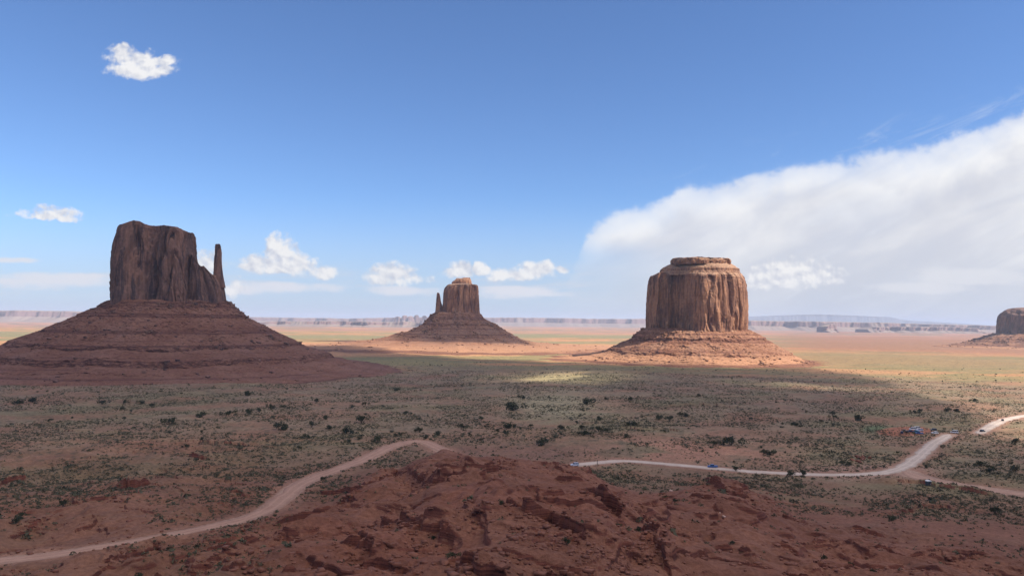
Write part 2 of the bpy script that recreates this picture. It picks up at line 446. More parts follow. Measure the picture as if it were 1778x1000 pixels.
def height(x, y, full=False):
    x = np.asarray(x, float); y = np.asarray(y, float); shp = x.shape
    x = x.ravel(); y = y.ravel()
    r = np.hypot(x, y)
    z = hbase(x, y)
    rd = road_dist(x, y)
    k = ss(0.5, 16, rd) * ss(30, 90, r)                 # roads stay graded
    hill = ss(3, 12, z) * (y > 0)
    rel_ = 0.22 + 0.78 * ss(345, 280, r)                # the crest of the hill is smoother
    mid = ss(250, 420, r) * (1 - ss(2500, 6000, r))
    # rolling relief
    z = z + k * mid * (fb2(x / 130, y / 130, 4, 20) * 1.9 + 0.2)
    left = ss(700, 350, CX + FPX * x / np.maximum(y, 1)) * ss(140, 230, r) * (1 - ss(520, 700, r))
    wx = fb2(x / 22, y / 22, 3, 40) * 7; wy = fb2(x / 22, y / 22, 3, 50) * 7
    rg = 1 - np.abs(fb2((x + wx) / 62, (y + wy) / 62, 4, 60, 0.48)) * 1.6
    z = z + k * (hill * rel_ + left * 0.8) * (rg - 0.55) * 3.4
    # stepped beds
    L = 3.4
    tt = z / L + 0.5 * fb2(x / 70, y / 70, 2, 70) + 0.16 * fb2(x / 10, y / 10, 3, 72) + 0.05 * x / L
    f = tt - np.floor(tt)
    st = np.where(f < 0.84, f * 0.45, 0.378 + (f - 0.84) / 0.16 * 0.622)
    tm = rel_ * ss(-0.25, 0.2, fb2(x / 38, y / 38, 3, 80)) * np.clip(hill + 0.7 * left, 0, 1)
    z = z + k * tm * (st - f) * L * 0.75
    tt2 = z / 1.1 + 0.8 * fb2(x / 16, y / 16, 2, 75)
    f2 = tt2 - np.floor(tt2)
    st2 = np.where(f2 < 0.8, f2 * 0.4, 0.32 + (f2 - 0.8) / 0.2 * 0.68)
    rock = ss(0.08, 0.45, fb2(x / 27, y / 27, 4, 90)) * np.clip(hill + 0.5 * left, 0, 1)
    z = z + k * rock * (st2 - f2) * 1.1
    # tilted beds whose broken edges step up away from the viewpoint
    led = np.zeros_like(z)
    for (ax_, ay_, sp_, hh_, sd_) in ((0.45, 0.89, 34, 1.7, 500), (0.62, 0.78, 19, 0.8, 540), (-0.25, 0.97, 47, 1.3, 580)):
        jx = x + fb2(x / 9, y / 9, 3, sd_ + 1) * 3.0; jy = y + fb2(x / 9, y / 9, 3, sd_ + 5) * 3.0
        q_ = (jx * ax_ + jy * ay_) / sp_ + 0.9 * fb2(x / 75, y / 75, 3, sd_ + 9)
        f_ = q_ - np.floor(q_)
        rise = ss(0, 1.3 / sp_, f_) * (1 - f_) ** 1.6
        mk = ss(0.08, 0.30, fb2(x / 30, y / 30, 3, sd_ + 13)) * np.clip(hill * rel_ ** 2 + left * 0.55, 0, 1) * ss(60, 130, r)
        z = z + k * mk * hh_ * (rise - 0.2)
        led = np.maximum(led, mk * np.exp(-((f_ - 1) * sp_ / 3.0) ** 2) * 0.8)
    for pl, hh, run, back in LEDGES:
        m = near(x, y, pl, back * 3)
        if not m.any(): continue
        xm, ym = x[m], y[m]
        jx = xm + fb2(xm / 7, ym / 7, 3, 5) * 2.6; jy = ym + fb2(xm / 7, ym / 7, 3, 15) * 2.6
        d, s, al, LL = polydist(jx, jy, pl)
        sd = d * s
        end = ss(0, min(16, LL * 0.35), al) * ss(0, min(16, LL * 0.35), LL - al)
        run = run * 0.7 if run < 3 else run
        hv = hh * 0.98 * (0.75 + 0.5 * pn2(xm / 9, ym / 9, 33))
        up_ = ss(-run * 0.5, run * 0.5, sd) * np.exp(-np.maximum(sd, 0) / back)
        dn = -0.38 * np.exp(-np.abs(np.minimum(sd, 0)) / 4) * (sd < 0)
        add = (up_ + dn) * hv * end
        z[m] += add * ss(-1, 4, rd[m])
        led[m] = np.maximum(led[m], np.exp(-(np.abs(sd + 2.5) / 5) ** 2) * end * (hh > 1))
    # clods and small rock
    amp = np.clip(hill + 0.45 * left + 0.12, 0, 1)
    fine = 1 - np.abs(fb2(x / 5.5, y / 5.5, 4, 100, 0.6))
    z = z + ss(0, 5, rd) * amp * ss(60, 110, r) * (1 - ss(500, 900, r)) * ((fine - 0.6) * (0.16 + 0.75 * np.maximum(rock * 0.8, led)) + 0.10 * fb2(x / 1.9, y / 1.9, 2, 110))
    # far swells
    z = z + ss(1500, 4000, r) * fb2(x / 900, y / 420, 3, 120) * 3.0 * (1 - ss(9000, 12000, r))
    if full: return z.reshape(shp), rock.reshape(shp), led.reshape(shp), rd.reshape(shp), hill.reshape(shp), left.reshape(shp)
    return z.reshape(shp)


# ------------------------------------------------------------------ mesh and tagging helpers
def mesh_obj(name, verts, faces, mat, parent=None, smooth=False, loc=None, attrs=None, mats=None, mi=None):
    verts = np.asarray(verts, np.float32)
    if parent is not None and loc is None: verts = verts - np.array(parent.location, np.float32)
    if loc is not None: verts = verts - np.array(loc, np.float32)
    me = bpy.data.meshes.new(name)
    faces = np.asarray(faces, np.int32)
    nf, k = faces.shape
    me.vertices.add(len(verts)); me.vertices.foreach_set('co', verts.ravel())
    me.loops.add(nf * k); me.loops.foreach_set('vertex_index', faces.ravel())
    me.polygons.add(nf); me.polygons.foreach_set('loop_start', np.arange(0, nf * k, k, dtype=np.int32))
    me.polygons.foreach_set('loop_total', np.full(nf, k, np.int32))
    if smooth: me.polygons.foreach_set('use_smooth', np.ones(nf, bool))
    if attrs:
        for an, av in attrs.items():
            if av.ndim == 1:
                a = me.attributes.new(an, 'FLOAT', 'POINT'); a.data.foreach_set('value', av.astype(np.float32))
            else:
                a = me.attributes.new(an, 'FLOAT_COLOR', 'POINT')
                q = np.ones((len(av), 4), np.float32); q[:, :3] = av; a.data.foreach_set('color', q.ravel())
    for m in (mats or [mat]): me.materials.append(m)
    if mi is not None: me.polygons.foreach_set('material_index', np.asarray(mi, np.int32))
    me.update(calc_edges=True); me.validate()
    o = bpy.data.objects.new(name, me); COL.objects.link(o)
    if parent is not None: o.parent = parent
    if loc is not None: o.location = loc
    return o


def tag(o, label=None, cat=None, group=None, kind=None):
    if label: o['label'] = label
    if cat: o['category'] = cat
    if group: o['group'] = group
    if kind: o['kind'] = kind
    return o


def empty(name, loc, label, cat, group=None, rz=0.0):
    o = bpy.data.objects.new(name, None); COL.objects.link(o); o.location = loc; o.rotation_euler.z = rz
    o.empty_display_size = 2
    return tag(o, label, cat, group)


def gridfaces(nr, nc, wrap=False):
    c_ = nc if wrap else nc - 1
    i = np.arange(nr - 1)[:, None]; j = np.arange(c_)[None, :]
    a = i * nc + j; b = i * nc + (j + 1) % nc
    return np.stack([a, b, b + nc, a + nc], -1).reshape(-1, 4)


# ------------------------------------------------------------------ materials
def newmat(name):
    m = bpy.data.materials.new(name); m.use_nodes = True; n = m.node_tree
    n.nodes.clear()
    b = n.nodes.new('ShaderNodeBsdfPrincipled'); o = n.nodes.new('ShaderNodeOutputMaterial')
    n.links.new(b.outputs[0], o.inputs[0]); b.inputs['Roughness'].default_value = 0.9
    b.inputs['Specular IOR Level'].default_value = 0.15
    return m, n, b


def bump(n, b, h, strength, dist):
    q = n.nodes.new('ShaderNodeBump'); q.inputs['Strength'].default_value = strength; q.inputs['Distance'].default_value = dist
    n.links.new(h.v, q.inputs['Height']); n.links.new(q.outputs[0], b.inputs['Normal'])


def pos(n):
    g = n.nodes.new('ShaderNodeNewGeometry'); s = n.nodes.new('ShaderNodeSeparateXYZ'); n.links.new(g.outputs['Position'], s.inputs[0])
    return g, [E(n, q) for q in s.outputs]


def ground_mat():
    m, n, b = newmat('desert_ground')
    g, (x, y, z) = pos(n)
    at = n.nodes.new('ShaderNodeAttribute'); at.attribute_name = 'soil'
    ar = n.nodes.new('ShaderNodeAttribute'); ar.attribute_name = 'rocky'; rk = E(n, ar.outputs['Fac'])
    av = n.nodes.new('ShaderNodeAttribute'); av.attribute_name = 'brush'; br = E(n, av.outputs['Fac'])
    sn = n.nodes.new('ShaderNodeSeparateXYZ'); n.links.new(g.outputs['True Normal'], sn.inputs[0]); nz = E(n, sn.outputs[2])
    p = vec(n, x, y, z)
    n1 = noise(n, p, 0.045, 7, 0.6); n2 = noise(n, p, 0.6, 6, 0.65); n3 = noise(n, p, 3.0, 3, 0.6)
    c = at.outputs['Color']
    c = mixc(n, n1.ss(0.3, 0.7) * 0.55, mixc(n, 1.0, c, (0.78, 0.75, 0.74), 'MULTIPLY'), mixc(n, 1.0, c, (1.25, 1.25, 1.22), 'MULTIPLY'))
    c = mixc(n, 0.8, c, mixc(n, n2.ss(0.25, 0.75), (0.66, 0.62, 0.60), (1.32, 1.34, 1.36)), 'MULTIPLY')
    c = mixc(n, 0.5, c, mixc(n, n3.ss(0.3, 0.7), (0.72, 0.70, 0.70), (1.25, 1.26, 1.26)), 'MULTIPLY')
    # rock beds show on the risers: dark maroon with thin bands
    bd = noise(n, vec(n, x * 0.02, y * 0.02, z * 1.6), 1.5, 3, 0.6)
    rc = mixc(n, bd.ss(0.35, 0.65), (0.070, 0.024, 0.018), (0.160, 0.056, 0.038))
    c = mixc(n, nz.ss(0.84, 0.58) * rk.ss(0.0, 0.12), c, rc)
    # unresolved brush far off
    vo = n.nodes.new('ShaderNodeTexVoronoi'); vo.inputs['Scale'].default_value = 0.16; vo.inputs['Randomness'].default_value = 1
    n.links.new(vec(n, x, y * 0.9, 0.0), vo.inputs['Vector'])
    vd = E(n, vo.outputs['Distance']) + (n2 - 0.5) * 0.35
    sp = vd.ss(0.42, 0.22) * noise(n, p, 0.02, 5, 0.65).ss(0.34, 0.56) * br
    c = mixc(n, sp * 0.75, c, (0.075, 0.070, 0.045))
    n.links.new(c, b.inputs['Base Color'])
    bump(n, b, n2 * 0.7 + n3 * 0.3, 0.9, 0.6)
    return m


def rock_mat(name, a, bb, dark, stain=0.5, band=0.35, strata=0.3, top=None):
    m, n, b = newmat(name)
    g, (x, y, z) = pos(n)
    p = vec(n, x, y, z)
    n1 = noise(n, p, 0.03, 6, 0.6); n2 = noise(n, p, 0.22, 6, 0.65)
    st = noise(n, vec(n, x * 0.11, y * 0.11, z * 0.014), 1.0, 6, 0.62, 0.4)
    st2 = noise(n, vec(n, x * 0.35, y * 0.35, z * 0.03 + 7), 1.0, 4, 0.6)
    bd = noise(n, vec(n, x * 0.006, y * 0.006, z * strata), 1.0, 6, 0.7)
    c = mixc(n, n1.ss(0.3, 0.7), a, bb)
    c = mixc(n, bd.ss(0.54, 0.66) * band, c, dark)
    st0 = noise(n, vec(n, x * 0.035, y * 0.035, z * 0.009 + 3), 1.0, 5, 0.6, 0.3)
    c = mixc(n, st0.ss(0.47, 0.57) * stain * 0.6, c, dark)
    c = mixc(n, st0.ss(0.44, 0.34) * stain * 0.6, c, tuple(min(1, q * 1.2) for q in bb))
    c = mixc(n, st.ss(0.50, 0.60) * stain, c, dark)
    c = mixc(n, st2.ss(0.48, 0.7) * stain * 0.6, c, tuple(min(1, q * 1.35) for q in bb))
    c = mixc(n, 0.7, c, mixc(n, n2.ss(0.25, 0.75), (0.72, 0.70, 0.70), (1.28, 1.28, 1.28)), 'MULTIPLY')
    sn = n.nodes.new('ShaderNodeSeparateXYZ'); n.links.new(g.outputs['True Normal'], sn.inputs[0]); nz = E(n, sn.outputs[2])
    if top: c = mixc(n, nz.ss(0.35, 0.75), c, mixc(n, 0.8, top, mixc(n, n2.ss(0.25, 0.75), (0.7, 0.7, 0.7), (1.3, 1.3, 1.3)), 'MULTIPLY'))
    n.links.new(c, b.inputs['Base Color'])
    bump(n, b, n2 * 0.5 + st2 * 0.3 + bd * 0.4, 0.8, 2.0)
    return m


def talus_mat(name, a, bb, bandc, strata=0.13, rubble=0.6, sand=None):
    m, n, b = newmat(name)
    g, (x, y, z) = pos(n)
    p = vec(n, x, y, z)
    n1 = noise(n, p, 0.02, 6, 0.6); n2 = noise(n, p, 0.30, 6, 0.7); wv = noise(n, p, 0.015, 4, 0.5)
    bd = noise(n, vec(n, x * 0.003, y * 0.003, z + wv * 4.0), strata, 5, 0.72)
    sn = n.nodes.new('ShaderNodeSeparateXYZ'); n.links.new(g.outputs['True Normal'], sn.inputs[0]); nz = E(n, sn.outputs[2])
    c = mixc(n, n1.ss(0.3, 0.7), a, bb)
    if sand: c = mixc(n, (z + (n1 - 0.5) * 12).ss(24, 7) * 0.8, c, sand)
    c = mixc(n, bd.ss(0.51, 0.58) * 0.7, c, bandc)
    c = mixc(n, nz.ss(0.72, 0.45) * 0.8, c, bandc)
    vo = n.nodes.new('ShaderNodeTexVoronoi'); vo.inputs['Scale'].default_value = 0.33; n.links.new(p, vo.inputs['Vector'])
    r_ = E(n, vo.outputs['Distance']).ss(0.30, 0.12) * noise(n, p, 0.03, 5, 0.7).ss(0.45, 0.62) * rubble
    c = mixc(n, r_, c, tuple(min(1, q * 1.5) for q in bb))
    c = mixc(n, 0.8, c, mixc(n, n2.ss(0.28, 0.72), (0.66, 0.64, 0.64), (1.32, 1.32, 1.32)), 'MULTIPLY')
    n.links.new(c, b.inputs['Base Color'])
    bump(n, b, n2 + r_ * 0.5, 0.9, 1.6)
    return m


def flat_mat(name, col, rough=0.6, spec=0.4, var=0.15, scale=3.0, metal=0.0):
    m, n, b = newmat(name)
    tc_ = n.nodes.new('ShaderNodeTexCoord')
    f = noise(n, tc_.outputs['Object'], scale, 4, 0.6)
    c = mixc(n, f.ss(0.3, 0.7), tuple(q * (1 - var) for q in col), tuple(min(1, q * (1 + var)) for q in col))
    n.links.new(c, b.inputs['Base Color']); b.inputs['Roughness'].default_value = rough
    b.inputs['Specular IOR Level'].default_value = spec; b.inputs['Metallic'].default_value = metal
    return m


def leaf_mat(name, col, col2):
    m, n, b = newmat(name)
    g, (x, y, z) = pos(n)
    f = noise(n, vec(n, x, y, z), 0.25, 3, 0.6); f2 = noise(n, vec(n, x, y, z), 2.5, 2, 0.5)
    n.links.new(mixc(n, (f * 0.6 + f2 * 0.4).ss(0.35, 0.65), col, col2), b.inputs['Base Color'])
    return m


M_ground = ground_mat()
M_road = None

# ------------------------------------------------------------------ ground sheet
na_in = 1150
ang = np.concatenate([np.linspace(-180, -41, 60)[:-1], np.linspace(-41, 41, na_in), np.linspace(41, 180, 60)[1:]])
rr = [1.5]
while rr[-1] < 42000:
    r_ = rr[-1]
    rr.append(r_ + (6 if r_ < 100 else max(0.36, r_ * r_ * 7.6e-6)) if r_ < 4000 else r_ * 1.035)
rr = np.array(rr)
A, RR = np.meshgrid(np.radians(ang), rr)
GXX = RR * np.sin(A); GYY = RR * np.cos(A)
Z, ROCK, LED, RD, HILL, LEFT = height(GXX, GYY, True)
# soil colours
PXg, PYg = proj(GXX, GYY, np.zeros_like(GXX))
bear = np.where(GYY > 1, CX + FPX * GXX / np.maximum(GYY, 1), np.where(GXX > 0, 3000, -1000))


def lerp(a, b, t): return a * (1 - t[..., None]) + np.array(b) * t[..., None]


base = np.zeros(GXX.shape + (3,)) + np.array([0.232, 0.172, 0.112])
nA = fb2(GXX / 140, GYY / 140, 5, 200); nB = fb2(GXX / 45, GYY / 45, 4, 210); nC = fb2(GXX / 600, GYY / 170, 4, 220); nD = fb2(GXX / 1600, GYY / 520, 4, 230)
base = lerp(base, (0.205, 0.172, 0.098), ss(-0.15, 0.45, nA + 0.2 * nB) * 0.85)
base = lerp(base, (0.27, 0.145, 0.090), ss(0.1, 0.5, fb2(GXX / 90, GYY / 70, 4, 240)) * 0.5)
wsh = 1 - np.abs(fb2(GXX / 110 + 0.4 * nA, GYY / 75, 3, 260)) * 3.2
base = lerp(base, (0.31, 0.185, 0.125), ss(0.72, 0.95, wsh) * 0.40)
base = lerp(base, (0.26, 0.120, 0.078), ss(0.12, 0.42, fb2(GXX / 55, GYY / 38, 4, 270)) * 0.30)
# left side: dusky red brown
base = lerp(base, (0.225, 0.110, 0.072), np.clip(LEFT * 1.0, 0, 1) * (1 - 0.5 * ss(330, 430, RR)) * (0.55 + 0.4 * ss(-0.3, 0.3, nB)))
# knoll with pale grass
q = np.exp(-(((PXg - 965) / 75) ** 2 + ((PYg - 702) / 22) ** 2)); base = lerp(base, (0.33, 0.29, 0.18), np.clip(q * 1.3, 0, 1) * 0.8)
# bare dirt beyond the far road
q = np.exp(-(((PXg - 1170) / 190) ** 2 + ((PYg - 786) / 20) ** 2)); base = lerp(base, (0.36, 0.20, 0.135), np.clip(q * 1.4, 0, 1) * ss(-0.5, 0.1, nB))
q = np.exp(-(((PXg - 1500) / 110) ** 2 + ((PYg - 822) / 14) ** 2)); base = lerp(base, (0.37, 0.235, 0.18), np.clip(q * 1.5, 0, 1) * 0.9)
# red hill
base = lerp(base, (0.212, 0.090, 0.059), HILL * ss(330, 560, bear) * (0.75 + 0.25 * ss(-0.3, 0.3, nB)))
base = lerp(base, (0.225, 0.115, 0.080), HILL * ss(330, 560, bear) * ss(235, 320, RR) * 0.85)
base = lerp(base, (0.20, 0.135, 0.10), ss(1.0, 0.2, HILL) * HILL * 0.6)
base = base * (1 + 0.16 * ss(430, 560, RR) * (1 - ss(1400, 1700, RR)))[..., None]
redm = ss(470, 330, RR + 60 * nA) * ss(30, 90, RR)
base = lerp(base, (0.215, 0.098, 0.064), redm * (0.80 - 0.35 * ss(500, 200, bear)) * (1 - 0.55 * ss(0.0, 0.35, nB)))
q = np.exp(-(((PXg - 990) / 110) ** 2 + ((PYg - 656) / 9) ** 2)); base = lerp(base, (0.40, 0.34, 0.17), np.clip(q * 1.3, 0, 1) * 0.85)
q = np.exp(-(((PXg - 880) / 150) ** 2 + ((PYg - 790) / 20) ** 2)); base = lerp(base, (0.225, 0.125, 0.088), np.clip(q * 1.4, 0, 1) * 0.85)
# far plain: sand, olive and pink belts that lie across the view
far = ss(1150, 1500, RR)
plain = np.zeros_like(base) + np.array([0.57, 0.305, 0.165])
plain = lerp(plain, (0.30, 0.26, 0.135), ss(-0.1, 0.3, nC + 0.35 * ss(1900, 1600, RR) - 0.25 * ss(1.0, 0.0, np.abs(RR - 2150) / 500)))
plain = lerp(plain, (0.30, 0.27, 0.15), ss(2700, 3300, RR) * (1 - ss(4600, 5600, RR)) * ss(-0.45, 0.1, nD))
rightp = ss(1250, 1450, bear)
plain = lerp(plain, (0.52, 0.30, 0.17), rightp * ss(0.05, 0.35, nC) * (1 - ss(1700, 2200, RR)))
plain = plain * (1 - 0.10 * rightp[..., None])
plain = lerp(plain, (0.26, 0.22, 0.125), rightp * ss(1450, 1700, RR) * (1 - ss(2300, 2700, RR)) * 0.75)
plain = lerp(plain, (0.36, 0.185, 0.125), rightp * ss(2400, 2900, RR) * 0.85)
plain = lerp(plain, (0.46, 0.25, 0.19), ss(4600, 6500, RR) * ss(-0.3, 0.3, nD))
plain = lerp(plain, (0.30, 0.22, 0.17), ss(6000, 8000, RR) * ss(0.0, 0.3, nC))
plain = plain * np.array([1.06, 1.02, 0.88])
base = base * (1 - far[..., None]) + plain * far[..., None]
# green wash and red pad at the car park
q = np.exp(-(((PXg - 1520) / 22) ** 2 + ((PYg - 742) / 7) ** 2)); base = lerp(base, (0.15, 0.19, 0.095), np.clip(q * 1.6, 0, 1))
q = ss(1.15, 0.9, np.sqrt(((PXg - 1570) / 48) ** 2 + ((PYg - 747) / 7.5) ** 2)); base = lerp(base, (0.36, 0.155, 0.095), q)
# trodden earth beside the roads
base = lerp(base, (0.33, 0.185, 0.128), ss(9, 0, RD + 3 * nB) * 0.85)
base = lerp(base, (0.43, 0.30, 0.23), ss(1.5, -0.5, RD) * 0.9)
rocky = np.clip(HILL + LEFT + 0.25, 0, 1) * (1 - ss(700, 1200, RR)) * ss(0, 4, RD)
brush = ss(420, 520, RR) * (1 - ss(5000, 9000, RR)) * ss(2, 12, RD) * (1 - 0.75 * ss(1900, 2500, RR))
gv = np.stack([GXX, GYY, Z], -1).reshape(-1, 3)
nA_ = len(ang) - 1
# last column duplicates the first: drop it and wrap
keep = np.ones(len(ang), bool); keep[-1] = False
sel = np.broadcast_to(keep, GXX.shape).ravel()
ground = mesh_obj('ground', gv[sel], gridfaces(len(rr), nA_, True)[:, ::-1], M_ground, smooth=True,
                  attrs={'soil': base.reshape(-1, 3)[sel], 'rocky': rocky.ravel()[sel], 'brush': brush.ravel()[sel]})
tag(ground, kind='structure')
del gv


# ------------------------------------------------------------------ roads as thin graded sheets
def road_mat(name, a, bb):
    m, n, b = newmat(name)
    g, (x, y, z) = pos(n)
    n1 = noise(n, vec(n, x, y, z), 0.12, 6, 0.65); n2 = noise(n, vec(n, x, y, z), 1.4, 4, 0.6)
    c = mixc(n, n1.ss(0.3, 0.7), a, bb)
    c = mixc(n, 0.6, c, mixc(n, n2.ss(0.3, 0.7), (0.8, 0.8, 0.8), (1.18, 1.18, 1.18)), 'MULTIPLY')
    at = n.nodes.new('ShaderNodeAttribute'); at.attribute_name = 'across'; t_ = E(n, at.outputs['Fac']) + (n1 - 0.5) * 0.35
    rut = ((t_.abs() - 0.38).abs()).ss(0.16, 0.05)
    c = mixc(n, rut * 0.5, c, tuple(q * 1.2 for q in bb)); c = mixc(n, t_.abs().ss(0.62, 1.0) * 0.7, c, tuple(q * 0.72 for q in a))
    n.links.new(c, b.inputs['Base Color']); bump(n, b, n2, 0.5, 0.15)
    return m


M_r1 = road_mat('road_dirt', (0.34, 0.20, 0.145), (0.41, 0.255, 0.19))
M_r2 = road_mat('road_gravel', (0.45, 0.36, 0.30), (0.55, 0.46, 0.395))
M_r3 = road_mat('track_dirt', (0.36, 0.22, 0.165), (0.42, 0.27, 0.20))


def ribbon(name, pl, hw, mat, lift, seed):
    seg = np.hypot(*np.diff(pl, axis=0).T); L = np.concatenate([[0], np.cumsum(seg)])
    s = np.arange(0, L[-1], 1.5); cx = np.interp(s, L, pl[:, 0]); cy = np.interp(s, L, pl[:, 1])
    tx, ty = np.gradient(cx), np.gradient(cy); tl = np.hypot(tx, ty); nx, ny = -ty / tl, tx / tl
    hw = hw * (1 + 0.0 * s)
    ends = np.minimum(ss(0, 12, s), ss(0, 12, s[-1] - s)) * 0.7 + 0.3
    lw = hw * ends * (1 + 0.30 * fb2(s / 11, s * 0, 4, seed, 0.65)); rw = hw * ends * (1 + 0.30 * fb2(s / 11, s * 0, 4, seed + 9, 0.65))
    t = np.linspace(-1, 1, 11)[None, :]
    wv = np.where(t > 0, lw[:, None], rw[:, None]) * t
    X = cx[:, None] + nx[:, None] * wv; Y = cy[:, None] + ny[:, None] * wv
    Zr = height(X, Y) + lift * (1 - 1.15 * np.abs(t) ** 4)
    o = mesh_obj(name, np.stack([X, Y, Zr], -1).reshape(-1, 3), gridfaces(*X.shape), mat, smooth=True, attrs={'across': np.broadcast_to(t, X.shape).ravel().copy()})
    return tag(o, kind='structure')


n_pts = 5 * (len(ROAD_NEAR) + 1)
ribbon('dirt_road', ROADS[0][0][:n_pts], 4.6, M_r1, 0.16, 1)
ribbon('gravel_road', ROADS[0][0][n_pts - 1:], 4.2, M_r2, 0.2, 2)
ribbon('outer_road', ROADS[1][0], 4.4, M_r2, 0.35, 3)
ribbon('side_track', ROADS[2][0], 5.5, M_r3, 0.12, 4)

# ------------------------------------------------------------------ buttes
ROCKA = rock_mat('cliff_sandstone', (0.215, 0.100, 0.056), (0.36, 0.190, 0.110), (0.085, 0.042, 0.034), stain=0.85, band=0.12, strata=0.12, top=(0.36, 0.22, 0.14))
ROCKW = rock_mat('varnish_shade_sandstone', (0.155, 0.088, 0.070), (0.235, 0.125, 0.092), (0.060, 0.042, 0.045), stain=0.9, band=0.15, strata=0.12, top=(0.26, 0.15, 0.11))  # varnish on the left butte; shade put into colour on the far-right cliff
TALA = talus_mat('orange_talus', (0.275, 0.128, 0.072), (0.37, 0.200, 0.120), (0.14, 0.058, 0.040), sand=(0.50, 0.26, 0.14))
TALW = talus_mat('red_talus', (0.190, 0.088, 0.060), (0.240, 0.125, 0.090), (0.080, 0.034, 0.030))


def resample_poly(poly, n, rnd=2):
    p = np.array(poly, float)
    for _ in range(rnd):            # corner cutting
        q = np.roll(p, -1, 0); p = np.stack([p * 0.78 + q * 0.22, p * 0.22 + q * 0.78], 1).reshape(-1, 2)
    p[:, 0] = (p[:, 0] - p[:, 0].min()) / (p[:, 0].max() - p[:, 0].min()) * 2 - 1
    q = np.vstack([p, p[:1]]); L = np.concatenate([[0], np.cumsum(np.hypot(*np.diff(q, axis=0).T))])
    s = np.linspace(0, L[-1], n, endpoint=False)
    return np.stack([np.interp(s, L, q[:, 0]), np.interp(s, L, q[:, 1])], 1)


def cliff(name, parent, Y, sides, top, depth, foot, mat, nth=620, nz=190, col=4.0, crack=3.0, scale=1.0, seed=0, rough=1.0, yoff=0.0, rnd=2):
    """sides: (py, left px, right px) rows, bottom first.  top: (px, py) outline.  foot: footprint polygon, u in -1..1, v<0 near"""
    k = Y / FPX
    fp = resample_poly(foot, nth, rnd); u, v = fp[:, 0], fp[:, 1]
    d = np.roll(fp, -1, 0) - np.roll(fp, 1, 0); nn = np.stack([d[:, 1], -d[:, 0]], 1)
    nn /= np.linalg.norm(nn, axis=1)[:, None] + 1e-9
    if (nn * fp).sum() < 0: nn = -nn
    rows = [(P((a + b) / 2, py, Y)[2], P(a, py, Y)[0], P(b, py, Y)[0]) for py, a, b in sides]
    zs = np.array([q[0] for q in rows]); xl = np.array([q[1] for q in rows]); xr = np.array([q[2] for q in rows])
    o = np.argsort(zs, kind='stable'); zs, xl, xr = zs[o], xl[o], xr[o]
    tx = np.array([P(a, b, Y)[0] for a, b in top]); tz = np.array([P(a, b, Y)[2] for a, b in top])
    mid0, h0_ = (xl[0] + xr[0]) / 2, (xr[0] - xl[0]) / 2
    wmax = (xr - xl).max() / 2
    t = np.linspace(0, 1, nz)[:, None]
    zb = zs[0]
    # ring by ring up the wall; the top follows its outline
    ztop_c = np.interp(mid0 + h0_ * u, tx, tz)[None, :]
    zz = zb + t * (ztop_c - zb)
    for _ in range(4):
        L_, R_ = np.interp(zz, zs, xl), np.interp(zz, zs, xr)
        X = (L_ + R_) / 2 + (R_ - L_) / 2 * u[None, :]
        ztop = np.interp(X[-1], tx, tz)[None, :]
        zz = zb + t * (ztop - zb)
    sc_ = (R_ - L_) / 2 / wmax
    Yv = Y + yoff + depth * sc_ * v[None, :]
    arc = lambda s: (X / s, Yv / s)
    # fluted columns, cracks and thin beds
    wpx = fb3(X / 60, Yv / 60, zz / 90, 2, seed + 41) * 10 * scale; wpy = fb3(X / 60, Yv / 60, zz / 90, 2, seed + 43) * 10 * scale
    arc = lambda s: ((X + wpx) / s, (Yv + wpy) / s)
    c1 = fb3(*arc(30 * scale), zz / 260, 2, seed + 1)
    c3 = fb3(*arc(4.0 * scale), zz / 10, 4, seed + 13, 0.6)
    msk = ss(-0.3, 0.2, fb3(*arc(34 * scale), zz / 45, 2, seed + 17))
    cr = np.abs(pn3(*arc(24 * scale), zz / 500, seed + 19)); crk = np.exp(-(cr / 0.075) ** 2)
    cr2 = np.abs(pn3(*arc(11 * scale), zz / 160, seed + 23)); crk2 = np.exp(-(cr2 / 0.12) ** 2) * msk
    bed = fb3(X / 60, Yv / 60, zz / (3.4 * scale), 3, seed + 29)
    q_ = pn3(*arc(16 * scale), zz / 75, seed + 31) * 5; blk = (np.floor(q_) + ss(0.8, 1.0, q_ - np.floor(q_))) / 5
    q_ = pn3(*arc(8 * scale), zz / 32, seed + 37) * 4; blk2 = (np.floor(q_) + ss(0.75, 1.0, q_ - np.floor(q_))) / 4
    m2 = 0.25 + 1.0 * ss(-0.3, 0.35, fb3(*arc(55 * scale), zz / 70, 2, seed + 47)); crk2 = crk2 * m2; blk2 = blk2 * m2; blk = blk * (0.5 + 0.5 * m2)
    dsp = col * 0.75 * c1 + 0.55 * c3 * rough - col * 0.45 - crack * crk - crack * 0.5 * crk2 + blk * col * 1.5 + blk2 * col * 0.7 * msk
    edge_ = ss(0, 0.10, 1 - t)
    dsp = dsp * (0.35 + 0.65 * edge_) * scale + bed * 0.9 * scale * (0.22 + 0.9 * ss(0.82, 1.0, t) + 0.6 * ss(0.12, 0, t)) * rough
    X = X + nn[None, :, 0] * dsp; Yv = Yv + nn[None, :, 1] * dsp
    # keep the traced outline: each band of rows spans its measured width
    def sm(a_):
        k_ = max(3, nz // 9) | 1; p_ = np.pad(a_, k_ // 2, 'edge'); return np.convolve(p_, np.ones(k_) / k_, 'valid')
    UU = X / Yv; mn, mx = sm(UU.min(1)), sm(UU.max(1))
    tl_, tr_ = sm(L_.mean(1)) / Y, sm(R_.mean(1)) / Y
    X = (tl_[:, None] + (UU - mn[:, None]) / (mx - mn)[:, None] * (tr_ - tl_)[:, None]) * Yv
    dsc = np.minimum(Yv[-1], Y) / Y
    ztf = CAMZ + (np.interp(X[-1] / Yv[-1] * Y, tx, tz) - CAMZ) * dsc
    zz = zb + t * (ztf[None, :] - zb)
    V = [np.stack([X, Yv, zz], -1)]
